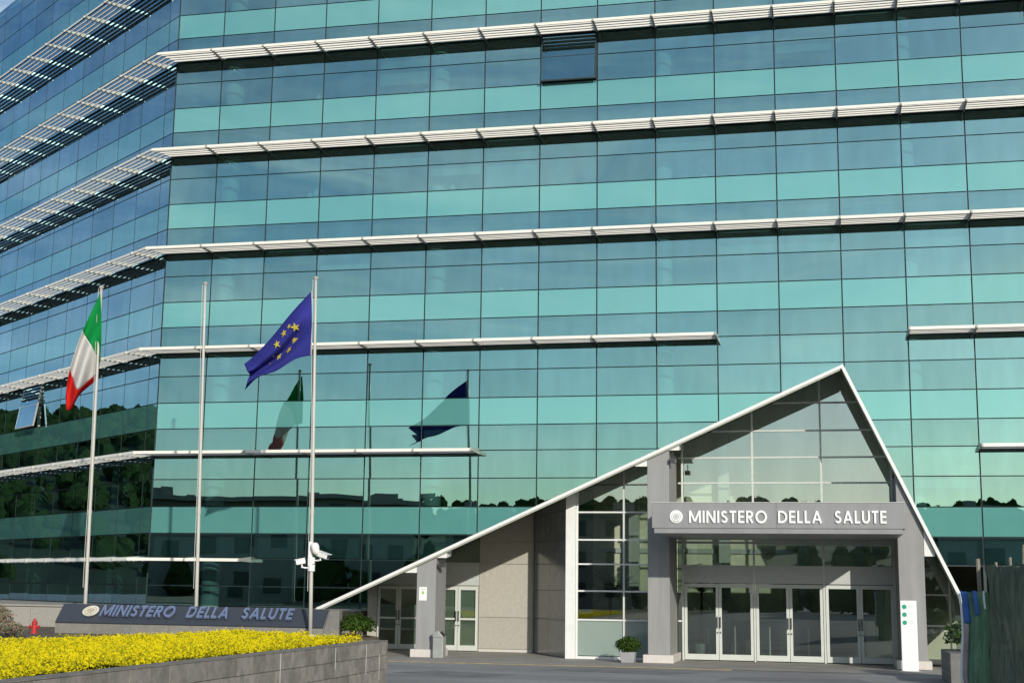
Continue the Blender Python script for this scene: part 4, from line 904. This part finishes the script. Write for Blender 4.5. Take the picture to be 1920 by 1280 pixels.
icf = [(0,11,5),(0,5,1),(0,1,7),(0,7,10),(0,10,11),(1,5,9),(5,11,4),(11,10,2),(10,7,6),(7,1,8),(3,9,4),(3,4,2),(3,2,6),(3,6,8),(3,8,9),(4,9,5),(2,4,11),(6,2,10),(8,6,7),(9,8,1)]
iv = list(ico); iff = []; mid = {}
for f in icf:
    ms_ = []
    for a, b in ((f[0], f[1]), (f[1], f[2]), (f[2], f[0])):
        k = (min(a, b), max(a, b))
        if k not in mid: mid[k] = len(iv); iv.append((iv[a]+iv[b]).normalized())
        ms_.append(mid[k])
    iff += [(f[0], ms_[0], ms_[2]), (f[1], ms_[1], ms_[0]), (f[2], ms_[2], ms_[1]), tuple(ms_)]
def crown(P, r, h):
    ph = wr.uniform(0, 99); wm.add([P+Vector((v.x*r, v.y*r, (v.z*.5+.5)*h))*1.0+v*r*.45*noise.noise(v*2.2+Vector((ph, 0, 0))) for v in iv], iff)
    for _ in range(18):
        v = Vector((wr.gauss(0, 1), wr.gauss(0, 1), wr.gauss(0, 1))).normalized(); c = P+Vector((v.x*r, v.y*r, (v.z*.5+.5)*h))*1.0; s = r*wr.uniform(.10, .22); a = v.orthogonal().normalized(); b = v.cross(a); d = Vector((wr.gauss(0, s), wr.gauss(0, s), wr.gauss(0, s)))
        wm.add([c-a*s, c+b*s+d*.4, c+a*s+v*s, c-b*s+d*.3], [(0, 1, 2, 3)])
for _ in range(4200):
    th = wr.uniform(135, 335) if _ < 2300 else wr.uniform(140, 214); j = 5.4*wr.random()**.7; r = 200+60*j
    h = hillh(th)*(math.sin(min(1, j/5)*math.pi/2)**1.4); P = O+Vector((math.cos(rad(th))*r, math.sin(rad(th))*r, h*.95-.5)); hh = wr.uniform(3.5, 7.5)*(1+.35*noise.noise(Vector((th*.12, 0, 0)))); crown(P, hh*wr.uniform(.3, .45), hh)
for _ in range(120):      # nearer garden trees in front of the far blocks, each of several leafy lobes
    th = wr.uniform(212, 318); r = wr.uniform(84, 112); P = O+Vector((math.cos(rad(th))*r, math.sin(rad(th))*r, 0)); hh = wr.uniform(2.4, 6.6)
    for q in range(9):
        d = Vector((wr.gauss(0, 1), wr.gauss(0, 1), 0))*hh*.16; z = hh*wr.uniform(.04, .92); rr0 = hh*wr.uniform(.07, .13)*(1.25-.6*z/hh); crown(P+d*(1.2-.7*z/hh)+Vector((0, 0, z-rr0)), rr0, rr0*1.8)
    crown(P, hh*.27, hh*.9); crown(P+Vector((wr.gauss(0, 1.5), wr.gauss(0, 1.5), 0)), hh*.30, hh*.5)
o = wm.build('far_wood', M['wood']); tag(o, 'dark wooded skyline mirrored low in the glass', 'woodland', kind='stuff')
def far_building(label, c, rz_, wd, dp, hgt, fl, slab_over=0.0, mt='farwall'):
    t = thing('distant_building', label, 'building', (c[0], c[1], 0), rz_)
    def bl(name, m_, x0, x1, y0, y1, z0, z1, par):
        m = MB(); m.box(x0, x1, y0, y1, z0, z1); o = link(name, m.mesh(name, m_), par); return o
    bl('wall', M[mt], -wd/2, wd/2, -dp/2, dp/2, 0, hgt, t); rf_ = bl('roof', M['farwall'], -wd/2-slab_over, wd/2+slab_over, -dp/2-slab_over, dp/2+slab_over, hgt, hgt+.5, t)
    rq = random.Random(int(wd*7))
    for i in range(9):
        x = rq.uniform(-.46, .44)*wd; w_ = rq.uniform(.5, 3.2); bl('rooftop_unit', M['farwall'], x, x+w_, rq.uniform(-3, 0), rq.uniform(.5, 3), hgt+.5, hgt+.5+rq.uniform(.25, 1.3), rf_)
    n = int(wd/3.2)
    for f in range(fl):
        z = (f+.35)*hgt/fl
        for i in range(n):
            x = -wd/2+(i+.5)*wd/n; bl('window', M['farwindow'], x-.8, x+.8, dp/2+.01, dp/2+.06, z, z+hgt/fl*.5, t)
far_building('long flat-roofed block mirrored in the low glass behind the flagpoles', (-38, -98), rad(-28), 34, 12, 10.8, 3, 1.2)
far_building('squat block mirrored in the glass above the left end of the roof', (-8, -112), rad(-8), 22, 10, 9.4, 3, .5)
far_building('wide block mirrored in the glass at the right edge', (47, -96), rad(6), 26, 12, 9.2, 3, .8)
# low white pavilion and stone wall mirrored in the left ground floor
t = thing('low_pavilion', 'low white pavilion mirrored in the ground floor glass at far left', 'building', (-40, 2, 0))
bx('wall', M['farwhite'], t, -46, -41, -8, 6, 0, 2.7); bx('roof', M['farwhite'], t, -46.6, -39.6, -8.8, 6.8, 2.7, 3.25)
for y in (-6, -2.5, 1, 4): bx('glass_front', M['farwindow'], t, -40.99, -40.9, y-1.4, y+1.4, .3, 2.3)
t = thing('stone_wall', 'tan stone boundary wall mirrored in the left ground floor glass', 'wall', (-30, -12, 0))
for i in range(10):
    for j in range(4): bx('stone_course', M['beige'], t, -30.4, -30, -30+i*1.9, -28.12+i*1.9, 1.2+j*.42-1.2, 1.61+j*.42-1.2)
